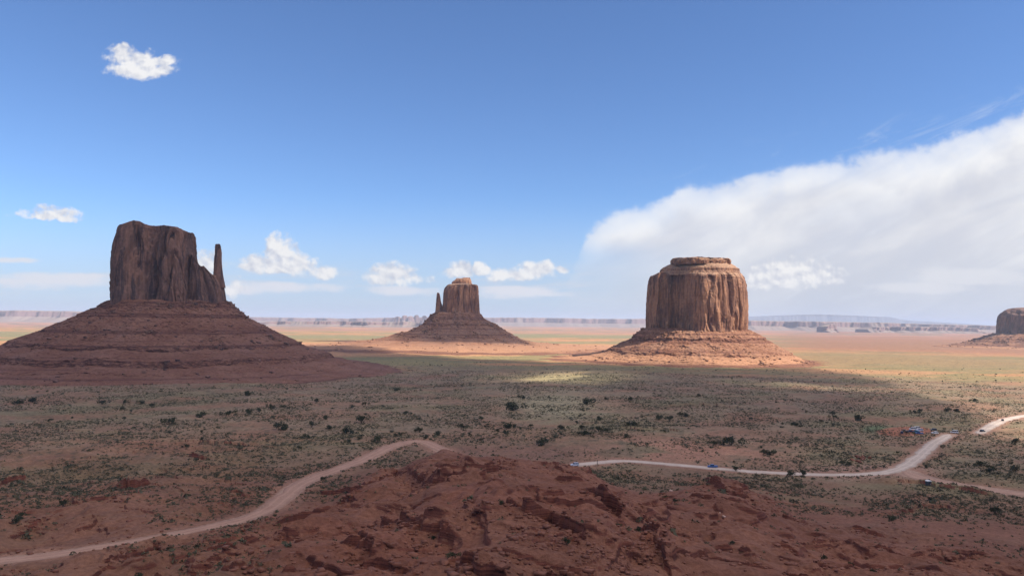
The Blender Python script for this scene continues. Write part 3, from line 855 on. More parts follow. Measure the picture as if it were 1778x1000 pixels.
    cxm, cym = X[-1].mean(), Yv[-1].mean()
    V[0][-3:, :, 2] += (np.round(pn3(X[-1] / 7, Yv[-1] / 7, 0 * X[-1], seed + 61) * 3) / 3 * 1.6 * scale)[None, :] * np.array([0.2, 0.6, 1.0])[:, None]
    for f in (0.93, 0.8, 0.6, 0.35, 0.1):
        Xc = cxm + (X[-1] - cxm) * f; Yc = cym + (Yv[-1] - cym) * f
        zc = CAMZ + (np.interp(Xc / Yc * Y, tx, tz) - CAMZ) * np.minimum(Yc, Y) / Y + fb2(Xc / 8, Yc / 8, 3, seed) * 0.8 * scale
        V.append(np.stack([Xc, Yc, zc], -1)[None])
    V = np.concatenate(V, 0)
    faces = gridfaces(V.shape[0], nth, True)
    return mesh_obj(name, V.reshape(-1, 3), faces, mat, parent)


def stone(seed):
    g = np.random.default_rng(seed)
    V = np.array([(x, y, z) for x in (-.5, .5) for y in (-.5, .5) for z in (-.25, .4)], float) + g.normal(0, 0.11, (8, 3))
    F = np.array([(0, 1, 3, 2), (4, 6, 7, 5), (0, 4, 5, 1), (2, 3, 7, 6), (1, 5, 7, 3), (0, 2, 6, 4)]); V[:, 0] *= g.uniform(0.9, 1.7); return V, F


def slope_stones(V, parent, mat, n, smin, smax, seed):
    g = np.random.default_rng(seed); pts = V.reshape(-1, 3)
    cl = fb2(pts[:, 0] / 45, pts[:, 1] / 45, 3, seed); p = np.exp(cl * 4) * (pts[:, 2] > 1); p /= p.sum()
    idx = g.choice(len(pts), n, p=p); P_ = pts[idx]; vv, ff_ = [], []
    sz = smin + (smax - smin) * g.random(n) ** 4; th = g.uniform(0, 6.28, n); T = [stone(q + seed) for q in range(8)]
    for i in range(n):
        tv, tf = T[i % 8]; c_, s_ = math.cos(th[i]), math.sin(th[i])
        q = tv * sz[i]; vv.append(np.stack([q[:, 0] * c_ - q[:, 1] * s_, q[:, 0] * s_ + q[:, 1] * c_, q[:, 2]], -1) + P_[i]); ff_.append(tf + 8 * i)
    o = mesh_obj('rubble', np.concatenate(vv), np.concatenate(ff_), mat, parent); o['kind'] = 'stuff'


def talus(name, parent, px0, Y, rows, mat, nth=900, nz=300, seed=0, amp=2.0, bench=True, yoff=0):
    """rows: (z, left m, right m, front m, back m) from the top down"""
    rows = sorted(rows); zs = np.array([q[0] for q in rows]); T = np.array([q[1:] for q in rows])
    x0 = P(px0, 560, Y)[0]; y0 = Y + yoff
    th = np.linspace(0, 2 * np.pi, nth, endpoint=False)[None, :]
    zz = np.linspace(zs[-1], zs[0], nz)[:, None]
    cs, sn_ = np.cos(th), np.sin(th)
    # benches break up along their length
    zq = zz + fb2(cs * 3 + seed, sn_ * 3, 4, seed) * amp * 1.7 + fb3(cs * 7, sn_ * 7, zz / 22 + 0 * th, 4, seed + 3, 0.6) * amp * 0.55
    zq = np.clip(zq, zs[0], zs[-1])
    l, r_, f, b = (np.interp(zq, zs, T[:, i]) for i in range(4))
    ax = np.where(cs > 0, r_, l); ay = np.where(sn_ < 0, f, b)
    X = x0 + ax * cs; Yv = y0 + ay * sn_
    rad = np.hypot(ax * cs, ay * sn_)
    g = 1 - np.abs(fb3(X / 42, Yv / 42, zz / 55, 4, seed + 5, 0.55)) * 1.8
    d = (g - 0.4) * amp * 1.3 + fb3(X / 9, Yv / 9, zz / 7, 4, seed + 9, 0.6) * amp * 0.7 + fb2(cs * 3, sn_ * 3 + zz / 120, 3, seed + 15) * amp * 1.6
    blk = np.maximum(fb3(X / 5, Yv / 5, zz / 4, 3, seed + 11, 0.7) - 0.30, 0) * amp * 1.3
    fade = ss(0, 0.06, (zz - zs[0]) / (zs[-1] - zs[0]))
    tpf = ss(0, 0.04, (zs[-1] - zz) / (zs[-1] - zs[0]))
    X = X + cs * (d + blk) * fade * tpf; Yv = Yv + sn_ * (d + blk) * fade * tpf
    Zv = np.broadcast_to(zz, X.shape)
    V = np.stack([X, Yv, Zv], -1)
    slope_stones(V, parent, ROCKW if mat is TALW else ROCKA, 2200 if mat is TALW else 3000, 0.8, 4.5 if Y < 2000 else 5.5, seed + 70)
    c_ = V[:1].mean(1, keepdims=True)
    V = np.concatenate([c_ + (V[:1] - c_) * 0.4, V], 0)
    return mesh_obj(name, V.reshape(-1, 3), gridfaces(nz + 1, nth, True)[:, ::-1], mat, parent)


BOX = [(-0.92, -0.7), (-0.3, -1), (0.35, -0.85), (0.95, -0.7), (1, 0.3), (0.7, 0.95), (-0.6, 1), (-1, 0.4)]

# --- the shaded mitten butte on the left
YW = 1180
bx = P(290, 560, YW)
butte = empty('mitten_butte', (bx[0], YW, 0), 'large shaded mitten shaped butte at left with a thin spire', 'butte')
k = YW / FPX
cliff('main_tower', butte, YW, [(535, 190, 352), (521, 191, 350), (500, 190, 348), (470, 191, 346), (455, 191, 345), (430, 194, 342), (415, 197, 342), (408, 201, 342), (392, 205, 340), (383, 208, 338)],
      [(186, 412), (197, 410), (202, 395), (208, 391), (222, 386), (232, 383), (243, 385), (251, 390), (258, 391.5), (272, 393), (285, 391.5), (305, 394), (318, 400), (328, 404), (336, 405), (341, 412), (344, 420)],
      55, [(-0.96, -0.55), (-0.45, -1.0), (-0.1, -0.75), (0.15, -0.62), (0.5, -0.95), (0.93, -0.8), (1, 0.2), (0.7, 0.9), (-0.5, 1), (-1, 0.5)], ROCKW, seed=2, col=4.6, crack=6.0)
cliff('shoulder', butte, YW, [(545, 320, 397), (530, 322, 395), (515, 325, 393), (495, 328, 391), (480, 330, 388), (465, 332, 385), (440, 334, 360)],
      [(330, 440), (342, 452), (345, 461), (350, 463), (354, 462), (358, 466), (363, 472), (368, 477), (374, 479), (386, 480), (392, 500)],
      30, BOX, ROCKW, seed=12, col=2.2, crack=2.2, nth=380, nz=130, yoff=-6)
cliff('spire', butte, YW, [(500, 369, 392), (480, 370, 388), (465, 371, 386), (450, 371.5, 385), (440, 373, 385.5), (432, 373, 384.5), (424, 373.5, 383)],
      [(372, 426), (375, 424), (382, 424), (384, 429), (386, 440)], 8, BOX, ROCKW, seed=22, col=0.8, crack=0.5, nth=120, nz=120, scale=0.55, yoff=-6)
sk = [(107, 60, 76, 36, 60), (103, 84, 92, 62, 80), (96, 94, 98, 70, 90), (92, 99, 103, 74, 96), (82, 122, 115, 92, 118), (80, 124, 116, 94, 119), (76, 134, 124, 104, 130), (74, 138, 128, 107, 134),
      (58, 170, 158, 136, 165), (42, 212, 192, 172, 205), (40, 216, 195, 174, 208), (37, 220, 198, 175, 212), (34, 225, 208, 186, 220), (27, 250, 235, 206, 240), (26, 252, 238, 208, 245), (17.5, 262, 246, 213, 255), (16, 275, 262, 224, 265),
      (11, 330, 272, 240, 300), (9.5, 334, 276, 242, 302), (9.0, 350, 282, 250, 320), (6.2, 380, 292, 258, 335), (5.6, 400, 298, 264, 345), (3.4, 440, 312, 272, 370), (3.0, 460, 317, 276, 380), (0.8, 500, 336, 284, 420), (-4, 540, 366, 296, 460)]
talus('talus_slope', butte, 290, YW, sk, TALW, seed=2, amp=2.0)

# --- the middle mitten butte
YE = 2300
bx = P(800, 560, YE)
butte2 = empty('mitten_butte', (bx[0], YE, 0), 'small far mitten butte in the middle with its thumb spire on the left', 'butte')
cliff('main_tower', butte2, YE, [(556, 766, 835), (540, 768, 833), (520, 769, 832), (505, 770, 831), (497, 773, 831), (494, 776, 830), (492, 783, 826)],
      [(764, 505), (771, 500), (776, 494.5), (785, 493), (800, 492), (818, 492), (820, 494), (828, 494.5), (832, 498)],
      50, [(-0.95, -0.3), (-0.6, -0.9), (0.1, -1), (0.42, -0.85), (0.5, -0.6), (0.95, -0.55), (1, 0.4), (0.5, 1), (-0.6, 1), (-1, 0.3)], ROCKA, seed=32, col=3.0, crack=4.0, nth=420, nz=130)
cliff('cap_rock', butte2, YE, [(495, 785, 819), (490, 784, 819), (486, 786, 818), (483, 792, 816)],
      [(783, 488), (790, 486.5), (793, 483), (800, 483.5), (806, 482), (816, 482.5), (819, 488)], 18, BOX, ROCKA, seed=35, col=1.6, crack=0.8, nth=200, nz=40)
cliff('spire', butte2, YE, [(556, 754, 772), (540, 756, 771), (528, 757, 768), (522, 757.5, 765), (512, 758.5, 763.5), (508, 759.5, 763)],
      [(756, 510), (760, 508), (763, 509), (765, 524), (770, 527), (773, 530)], 10, BOX, ROCKA, seed=38, col=0.9, crack=0.6, nth=120, nz=90, scale=0.6, yoff=-4)
sk = [(106, 44, 50, 30, 40), (103, 74, 60, 52, 70), (97, 84, 66, 58, 80), (88, 92, 72, 66, 90), (70, 108, 108, 92, 110), (67, 112, 110, 94, 112), (60, 124, 122, 104, 125), (58, 134, 124, 106, 126), (47, 148, 148, 124, 150), (40, 190, 160, 140, 170),
      (34, 205, 172, 150, 180), (31, 215, 176, 152, 186), (24, 245, 196, 180, 205), (20, 270, 218, 215, 230), (18, 300, 230, 240, 250), (16.5, 305, 240, 245, 255), (12, 350, 300, 300, 300), (11.4, 356, 306, 304, 306), (8, 410, 400, 350, 370), (7.4, 416, 408, 355, 375), (3, 500, 500, 410, 470), (2.6, 510, 505, 415, 480), (-3, 600, 600, 480, 560)]
talus('talus_slope', butte2, 798, YE, sk, TALA, seed=9, amp=2.0, nth=800, nz=240)

# --- the broad sunlit butte
YM = 1700
bx = P(1211, 560, YM)
butte3 = empty('block_butte', (bx[0], YM, 0), 'broad block shaped butte in sunlight right of centre with a flat stepped cap', 'butte')
FM = [(-0.97, 0.05), (-0.86, -0.22), (-0.72, -0.12), (-0.60, -0.26), (-0.46, -0.14), (-0.36, -0.45), (-0.28, -0.98), (0.2, -1.02), (0.7, -0.86), (0.96, -0.45), (1.0, 0.3), (0.6, 0.95), (-0.5, 1), (-0.95, 0.5)]
cliff('cliff', butte3, YM, [(585, 1119, 1301), (570, 1121, 1299), (555, 1121, 1299.5), (530, 1121.5, 1299.5), (505, 1123, 1298), (488, 1124.5, 1295.5), (480, 1126, 1293), (476, 1127, 1290), (473, 1131, 1287)],
      [(1118, 480), (1127, 478.5), (1136, 478), (1142, 474), (1150, 473), (1280, 473), (1290, 477), (1296, 485)],
      125, FM, ROCKA, seed=42, col=3.4, crack=4.5, nth=760, nz=240)
cliff('upper_bench', butte3, YM, [(480, 1139, 1288), (476, 1142, 1286), (472.5, 1144, 1285), (472, 1145.5, 1284.5), (467, 1146, 1284), (466, 1149, 1281), (463.5, 1150, 1279), (462.5, 1155, 1276), (460, 1158, 1273), (457, 1166, 1268)],
      [(1140, 470), (1146, 467), (1160, 459), (1166, 457), (1268, 457), (1280, 464), (1288, 470)], 95, [(-0.97, 0.05), (-0.7, -0.4), (-0.3, -0.85), (0.2, -1.02), (0.7, -0.86), (0.96, -0.45), (1.0, 0.3), (0.6, 0.95), (-0.5, 1), (-0.95, 0.5)], ROCKA, seed=46, col=1.8, crack=0.9, nth=620, nz=70, rough=1.5)
cliff('cap_rock', butte3, YM, [(462, 1166, 1268), (458, 1164.5, 1269), (454, 1163.5, 1270), (450, 1165, 1269), (447.5, 1168, 1266)],
      [(1162, 450), (1172, 448), (1190, 447.5), (1212, 446), (1225, 447), (1250, 448), (1264, 448.5), (1271, 451)], 75, BOX, ROCKA, seed=49, col=4.0, crack=2.6, nth=420, nz=50, rough=1.6)
sk = [(70, 90, 90, 90, 70), (67, 114, 110, 118, 95), (60, 126, 122, 137, 112), (51, 140, 140, 152, 130), (50, 141, 141, 153, 131), (45.5, 142, 143, 155, 134), (42, 150, 152, 164, 145), (34, 168, 166, 180, 168), (27, 182, 178, 196, 186), (22, 193, 188, 207, 196), (20, 195, 190, 209, 198), (17.5, 197, 192, 211, 200),
      (14, 208, 199, 222, 210), (10, 226, 208, 233, 222), (8, 240, 212, 242, 230), (6.5, 243, 214, 244, 232), (4, 268, 224, 256, 245), (2, 290, 238, 266, 260), (0, 320, 262, 282, 280), (-4, 370, 320, 320, 320)]
talus('talus_slope', butte3, 1211, YM, sk, TALA, seed=19, amp=2.3, nth=900, nz=280)

# --- the butte cut by the right edge
YR = 3000
bx = P(1815, 560, YR)
butte4 = empty('mesa_butte', (bx[0], YR, 0), 'distant blue shaded butte cut off by the right edge of the photo', 'butte')
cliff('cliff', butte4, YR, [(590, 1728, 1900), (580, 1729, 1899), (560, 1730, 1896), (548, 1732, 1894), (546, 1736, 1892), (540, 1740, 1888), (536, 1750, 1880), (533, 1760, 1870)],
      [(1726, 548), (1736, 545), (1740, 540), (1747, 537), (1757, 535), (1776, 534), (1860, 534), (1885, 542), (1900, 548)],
      120, [(-1, 0.1), (-0.8, -0.4), (-0.3, -0.85), (0.5, -1), (0.98, -0.4), (0.9, 0.7), (0, 1), (-0.8, 0.8)], ROCKW, seed=52, col=4, crack=4, nth=420, nz=90)  # the darker rock colour stands in for this cliff's self-shadow
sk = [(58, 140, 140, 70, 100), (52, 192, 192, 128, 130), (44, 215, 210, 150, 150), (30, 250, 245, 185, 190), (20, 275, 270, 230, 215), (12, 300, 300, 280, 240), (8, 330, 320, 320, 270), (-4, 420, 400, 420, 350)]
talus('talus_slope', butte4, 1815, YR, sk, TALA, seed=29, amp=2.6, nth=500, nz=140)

# ------------------------------------------------------------------ far mesas
MESA = rock_mat('far_mesa_rock', (0.185, 0.110, 0.098), (0.25, 0.155, 0.135), (0.13, 0.075, 0.072), stain=0.3, band=0.6, strata=0.03, top=(0.30, 0.22, 0.17))
FARM = rock_mat('mountain_rock', (0.12, 0.12, 0.12), (0.16, 0.15, 0.14), (0.10, 0.10, 0.10), stain=0.2, band=0.1, strata=0.01)


def mesa(name, Y, prof, base_py, depth, label, seed, mat=MESA, cliff_f=0.55, n=420, cat='mesa', jag=1.0, group=None):
    px = np.linspace(prof[0][0], prof[-1][0], n)
    py = np.interp(px, *zip(*prof))
    k = Y / FPX
    top = np.array([P(a, b, Y) for a, b in zip(px, py)]); X = top[:, 0]; zt = top[:, 2]
    nn_ = fb2(px / 9, px * 0, 4, seed, 0.6); blk = np.round(pn2(px / 6, px * 0, seed + 3) * 3) / 3
    zt = zt + k * jag * (nn_ * 0.5 + blk * 0.5) * np.minimum(1, np.minimum(px - px[0], px[-1] - px) / 6)
    zb = -8.0
    H_ = zt - zb
    ins = fb2(X / 520, X * 0, 5, seed + 7, 0.5) * 230 * jag
    rowsT = [(1.25, 0.0), (1.0, 0.03), (0.7, 0.14), (0.45, 0.30), (0.25, 0.45), (0.22, cliff_f * 0.85), (0.16, cliff_f * 0.9), (0.14, 0.93), (0.06, 1.0), (-0.5, 1.01), (-1.0, 0.98), (-1.2, 0.0)]
    V = []
    for f, h in rowsT:
        rng_ = fb2(X / 260, X * 0 + h * 5, 3, seed + 11) * 45 * jag
        V.append(np.stack([X, Y - f * depth - ins * (f > 0) - rng_, zb + H_ * h], -1))
    V = np.array(V)
    # closed ends
    V = np.concatenate([np.stack([V[:, 0, 0] , np.full(len(V), Y), np.full(len(V), zb)], -1)[:, None], V, np.stack([V[:, -1, 0], np.full(len(V), Y), np.full(len(V), zb)], -1)[:, None]], 1)
    loc = (float(X.mean()), Y, 0)
    o = mesh_obj(name, V.reshape(-1, 3), gridfaces(*V.shape[:2])[:, ::-1], mat, loc=loc)
    return tag(o, label, cat, group)


mesa('mesa', 11500, [(-260, 548), (-230, 541), (-60, 538), (8, 539.5), (40, 539), (120, 540.5), (150, 542), (172, 548), (240, 551), (300, 553)], 556, 500, 'long flat topped mesa on the horizon behind the left butte', 61)
mesa('mesa', 14500, [(300, 555), (420, 550.5), (520, 552), (600, 553), (668, 551.5), (740, 550.5), (800, 552), (880, 551), (960, 552), (1030, 553.5), (1140, 553.5), (1200, 556)], 560, 700, 'low hazy rim on the horizon behind the middle mitten butte', 63, cliff_f=0.5)
mesa('mesa', 10500, [(1150, 562), (1180, 556), (1300, 556.5), (1380, 558), (1460, 559), (1560, 561), (1640, 563.5), (1720, 565.5), (1850, 567), (2000, 570), (2100, 580)], 570, 420, 'long pink cliff line on the horizon right of the block butte', 65, cliff_f=0.55, n=700)
mesa('mesa', 9000, [(420, 563), (470, 558), (560, 557.5), (660, 559), (700, 558.5), (760, 562)], 565, 300, 'low pale bench below the horizon rim left of the middle mitten butte', 67)
mesa('mesa', 8600, [(1425, 568), (1437, 562), (1447, 563), (1452, 568)], 572, 120, 'small dark outlier butte before the pink cliff line', 71, n=60)
mesa('mesa', 8900, [(1500, 572), (1515, 568), (1560, 567), (1600, 568), (1640, 567), (1700, 570), (1720, 576)], 578, 200, 'low darker cliff steps before the right end of the pink cliff line', 73, n=260)
mesa('mountain', 26000, [(1290, 556), (1330, 549), (1370, 547.5), (1420, 546), (1480, 548), (1540, 550.5), (1570, 556), (1640, 560), (1700, 564)], 565, 2500, 'faint blue mountain far beyond the pink cliff line', 75, mat=FARM, cat='mountain', jag=0.4)
for i, (px, t_) in enumerate([(690, 549.5), (702, 547.5), (712, 548.5), (722, 546.8), (736, 548)]):
    mesa('rock_pinnacle', 13000, [(px - 6, 556), (px - 3, t_ + 0.8), (px, t_), (px + 3, t_ + 0.5), (px + 7, 556)], 560, 120,
         'tiny hazy rock pinnacle on the horizon just left of the middle mitten butte', 80 + i, n=30, cat='rock tower', group='pinnacles on the horizon', jag=0.5)

# ------------------------------------------------------------------ overhead clouds that shade the valley
ALT = 1500.0
YB = [(-3000, 606), (0, 606), (560, 604), (740, 616), (860, 624), (960, 628), (1070, 631), (1110, 633), (1200, 636), (1330, 640), (1390, 637), (1470, 650), (1530, 662), (1560, 678), (1600, 690), (1650, 704), (1690, 722), (1708, 750), (1778, 762), (2300, 780), (5000, 800)]
gx = np.arange(-4200, 2600, 17.0); gy = np.arange(-900, 3000, 17.0)
CXg, CYg = np.meshgrid(gx, gy)
ppx, ppy = proj(CXg, np.maximum(CYg, 60), np.zeros_like(CXg))
yb = np.interp(ppx, *zip(*YB))
rb = CAMZ * FPX / np.maximum(yb - (549 + 0.0107 * ppx), 5)
jag_ = fb2(CXg / 160, CYg / 160, 4, 300) * 38
cov = (rb - CYg + jag_) / 60.0                       # >0 covered
cov = np.where(CYg < 60, 3.0, cov)
def hole(px, py, rx, ry, f, tilt=0.0):
    global cov
    a = (ppx - px) / rx; b = (ppy - py - tilt * (ppx - px)) / ry
    q = 1 - np.sqrt(a * a + b * b)
    cov = np.where(CYg > 60, np.minimum(cov, np.where(q > 0, -q * 2.2 * f + (1 - f) * 0.5, -q * 6.0)), cov)
hole(992, 656, 100, 11, 1.0, -0.045)
hole(1440, 672, 120, 7, 0.45, 0.06)
# cloud over the middle butte's slope
pe = P(832, 572, 2215); pe = pe - S * (pe[2] / S[2])
ell = 1 - np.sqrt(((CXg - pe[0]) / 190) ** 2 + ((CYg - pe[1]) / 130) ** 2)
cov = np.maximum(cov, ell * 3.0 + fb2(CXg / 50, CYg / 50, 3, 310) * 0.25)
# small far shadows on the plain
for (px, py, rx, ry) in ((1690, 588, 60, 2.0), (1450, 584, 90, 1.6), (600, 592, 60, 2.2)):
    Yc = CAMZ * FPX / (py - (549 + 0.0107 * px)); xc = (px - CX) / FPX * Yc
    cov = np.maximum(cov, (1 - np.sqrt(((CXg - xc) / (rx / FPX * Yc)) ** 2 + ((CYg - Yc) / 120) ** 2)) * 2.5)
edge_out = np.minimum(np.minimum(CXg - gx[0], gx[-1] - CXg), np.minimum(CYg - gy[0], gy[-1] - CYg)) / 120
cov = np.minimum(cov, edge_out)


def cloud_mat():
    m = bpy.data.materials.new('cloud_white'); m.use_nodes = True; n = m.node_tree; n.nodes.clear()
    a = n.nodes.new('ShaderNodeAttribute'); a.attribute_name = 'cover'
    tr = n.nodes.new('ShaderNodeBsdfTransparent'); tl = n.nodes.new('ShaderNodeBsdfTranslucent'); df = n.nodes.new('ShaderNodeBsdfDiffuse')
    tl.inputs[0].default_value = (0.74, 0.69, 0.65, 1); df.inputs[0].default_value = (0.95, 0.95, 0.95, 1)
    m1 = n.nodes.new('ShaderNodeMixShader'); m1.inputs[0].default_value = 0.2
    n.links.new(tl.outputs[0], m1.inputs[1]); n.links.new(df.outputs[0], m1.inputs[2])
    m2 = n.nodes.new('ShaderNodeMixShader')
    n.links.new(a.outputs['Fac'], m2.inputs[0]); n.links.new(tr.outputs[0], m2.inputs[1]); n.links.new(m1.outputs[0], m2.inputs[2])
    o = n.nodes.new('ShaderNodeOutputMaterial'); n.links.new(m2.outputs[0], o.inputs[0])
    return m


M_cloud = cloud_mat()
dens = ss(-0.5, 0.7, cov) * (0.90 + 0.05 * fb2(CXg / 220, CYg / 220, 3, 330))
inside = dens > 0.002
off = S / S[2] * ALT
thick = np.sqrt(np.clip(dens, 0, 1)) * 70 * (1 + 0.4 * fb2(CXg / 120, CYg / 120, 3, 320))
ny_, nx_ = CXg.shape
top_ = np.stack([CXg + off[0], CYg + off[1], ALT + thick + 4], -1).reshape(-1, 3)
bot_ = np.stack([CXg + off[0], CYg + off[1], ALT - 8 - thick * 0.1], -1).reshape(-1, 3)
# a top sheet and a base sheet joined at the rim
ff = gridfaces(ny_, nx_); ins_f = inside.ravel()[ff].any(1); ff = ff[ins_f]
vt = np.concatenate([top_, bot_]); N0 = len(top_)
fall = np.concatenate([ff, ff[:, ::-1] + N0])
used = np.unique(fall); rem = np.full(len(vt), -1); rem[used] = np.arange(len(used))
# density is split over the two sheets so that the pair lets through (1-d)
d1 = 1 - np.sqrt(np.clip(1 - dens.ravel(), 0, 1))
dd_ = np.concatenate([d1, d1])
cl = mesh_obj('cloud', vt[used], rem[fall], M_cloud, smooth=True, loc=(float(off[0]), float(off[1]), ALT), attrs={'cover': dd_[used]})
tag(cl, 'broad white cloud deck overhead behind the viewpoint that shades the near valley', 'cloud', kind='structure')

# ------------------------------------------------------------------ vehicles
def paint(name, col): return flat_mat(name, col, 0.35, 0.5, 0.05)


M_glass = flat_mat('car_glass', (0.02, 0.025, 0.03), 0.1, 0.6, 0.1)
M_tyre = flat_mat('tyre_rubber', (0.02, 0.02, 0.02), 0.85, 0.2)
M_trim = flat_mat('dark_trim', (0.04, 0.04, 0.045), 0.6, 0.3)
M_lamp = flat_mat('lamp_lens', (0.75, 0.75, 0.72), 0.2, 0.6)
M_red = flat_mat('tail_lens', (0.35, 0.02, 0.02), 0.3, 0.6)


def prism(bm, prof, w0, w1=None, zsplit=None, bev=0.05):
    """side outline (x, z) swept over the width; above zsplit it leans in to w1"""
    w1 = w0 if w1 is None else w1
    f = lambda z: w0 if zsplit is None or z <= zsplit else w1
    A_ = [bm.verts.new((x, f(z), z)) for x, z in prof]; B_ = [bm.verts.new((x, -f(z), z)) for x, z in prof]
    bm.faces.new(A_[::-1]); bm.faces.new(B_)
    for i in range(len(prof)):
        j = (i + 1) % len(prof); bm.faces.new((A_[i], A_[j], B_[j], B_[i]))
    bmesh.ops.recalc_face_normals(bm, faces=bm.faces)
    if bev: bmesh.ops.bevel(bm, geom=[e for e in bm.edges if e.calc_face_angle(0) > 0.5], offset=bev, segments=2, affect='EDGES')


def bmobj(name, bm, mat, parent, smooth=False):
    me = bpy.data.meshes.new(name); bm.to_mesh(me); bm.free(); me.materials.append(mat)
    if smooth:
        for p_ in me.polygons: p_.use_smooth = True
    o = bpy.data.objects.new(name, me); COL.objects.link(o); o.parent = parent; return o


def bmbox(bm, c_, s_):
    m = Matrix.Translation(c_) @ Matrix.Diagonal((*s_, 1)); bmesh.ops.create_cube(bm, size=1, matrix=m)


BODY = {
    'suv': ([(-2.35, 0.45), (-2.38, 0.95), (-2.25, 1.12), (-2.0, 1.15), (1.0, 1.12), (1.35, 1.05), (2.2, 0.95), (2.35, 0.75), (2.33, 0.42), (1.9, 0.32), (-1.9, 0.32)],
            [(-2.2, 1.1), (-2.0, 1.68), (-1.7, 1.76), (0.1, 1.76), (0.5, 1.70), (1.15, 1.08)], 0.93, 0.70),
    'sedan': ([(-2.3, 0.42), (-2.35, 0.9), (-2.2, 1.0), (-1.6, 1.02), (0.9, 1.0), (1.3, 0.95), (2.1, 0.82), (2.3, 0.65), (2.3, 0.38), (1.9, 0.28), (-1.9, 0.28)],
              [(-1.75, 0.98), (-1.1, 1.38), (-0.8, 1.45), (0.1, 1.45), (0.35, 1.40), (1.1, 0.96)], 0.9, 0.64),
    'pickup': ([(-2.8, 0.5), (-2.82, 1.15), (-2.7, 1.2), (-0.75, 1.2), (1.2, 1.15), (1.5, 1.1), (2.5, 1.02), (2.65, 0.8), (2.65, 0.45), (2.2, 0.38), (-2.2, 0.38)],
               [(-0.85, 1.15), (-0.75, 1.78), (-0.6, 1.86), (0.5, 1.86), (0.75, 1.80), (1.35, 1.12)], 0.98, 0.74),
    'van': ([(-2.6, 0.45), (-2.65, 1.1), (-2.6, 1.3), (-2.3, 1.32), (1.6, 1.25), (2.2, 1.1), (2.6, 0.85), (2.6, 0.42), (2.1, 0.32), (-2.1, 0.32)],
            [(-2.55, 1.28), (-2.45, 2.1), (-2.25, 2.2), (0.9, 2.2), (1.2, 2.1), (1.85, 1.2)], 0.98, 0.86),
}


def car(px, py, rz, kind, colname, col, label, name='car', cat='car', group=None, at=None):
    x, y = at if at is not None else G(px, py)
    z = float(height(np.array([x]), np.array([y]))[0]) + 0.15
    o = empty(name, (x, y, z), label, cat, group, rz)
    body, cab, w0, w1 = BODY[kind]
    pm = bpy.data.materials.get('paint_' + colname) or paint('paint_' + colname, col)
    bm = bmesh.new(); prism(bm, body, w0, bev=0.06); bmobj('body', bm, pm, o)
    bm = bmesh.new(); prism(bm, cab, w0 - 0.06, w1, cab[0][1] + 0.05, bev=0.03); bmobj('window', bm, M_glass, o)
    zr = max(q[1] for q in cab); xs = [q[0] for q in cab if q[1] > zr - 0.12]
    bm = bmesh.new(); prism(bm, [(min(xs) - 0.02, zr - 0.04), (min(xs) + 0.1, zr + 0.045), (max(xs) - 0.1, zr + 0.045), (max(xs) + 0.05, zr - 0.04)], w1 + 0.02, bev=0.02); bmobj('roof', bm, pm, o)
    for xq in ([-0.4, (min(xs) + max(xs)) / 2 - 0.9] if kind != 'pickup' else [-0.05]):
        for s in (-1, 1):
            bm = bmesh.new()
            m = Matrix.Translation((xq, s * (w1 + w0) / 2, (zr + cab[0][1]) / 2)) @ Matrix.Rotation(s * math.atan2(w0 - w1 - 0.04, zr - cab[0][1]), 4, 'X') @ Matrix.Diagonal((0.12, 0.05, zr - cab[0][1], 1))
            bmesh.ops.create_cube(bm, size=1, matrix=m); bmobj('pillar', bm, pm, o)
    wb_ = max(q[0] for q in body) - 0.95
    for sx_ in (-1, 1):
        for s in (-1, 1):
            bm = bmesh.new()
            bmesh.ops.create_cone(bm, cap_ends=True, segments=20, radius1=0.36, radius2=0.36, depth=0.24, matrix=Matrix.Translation((sx_ * wb_, s * (w0 - 0.08), 0.36)) @ Matrix.Rotation(R(90), 4, 'X'))
            wh = bmobj('wheel', bm, M_tyre, o)
            bm = bmesh.new()
            bmesh.ops.create_cone(bm, cap_ends=True, segments=14, radius1=0.2, radius2=0.2, depth=0.27, matrix=Matrix.Translation((sx_ * wb_, s * (w0 - 0.08), 0.36)) @ Matrix.Rotation(R(90), 4, 'X'))
            bmobj('rim', bm, M_lamp, wh)
    xf = max(q[0] for q in body); xb = min(q[0] for q in body); zl = body[7][1] if len(body) > 7 else 0.75
    for s in (-1, 1):
        bm = bmesh.new(); bmbox(bm, (xf - 0.06, s * (w0 - 0.25), 0.76), (0.12, 0.34, 0.15)); bmobj('headlight', bm, M_lamp, o)
        bm = bmesh.new(); bmbox(bm, (xb + 0.03, s * (w0 - 0.18), 0.88), (0.1, 0.22, 0.2)); bmobj('tail_light', bm, M_red, o)
    for xq in (xf - 0.02, xb + 0.02):
        bm = bmesh.new(); bmbox(bm, (xq, 0, 0.5), (0.12, 1.5, 0.16)); bmobj('bumper', bm, M_trim, o)
    return o


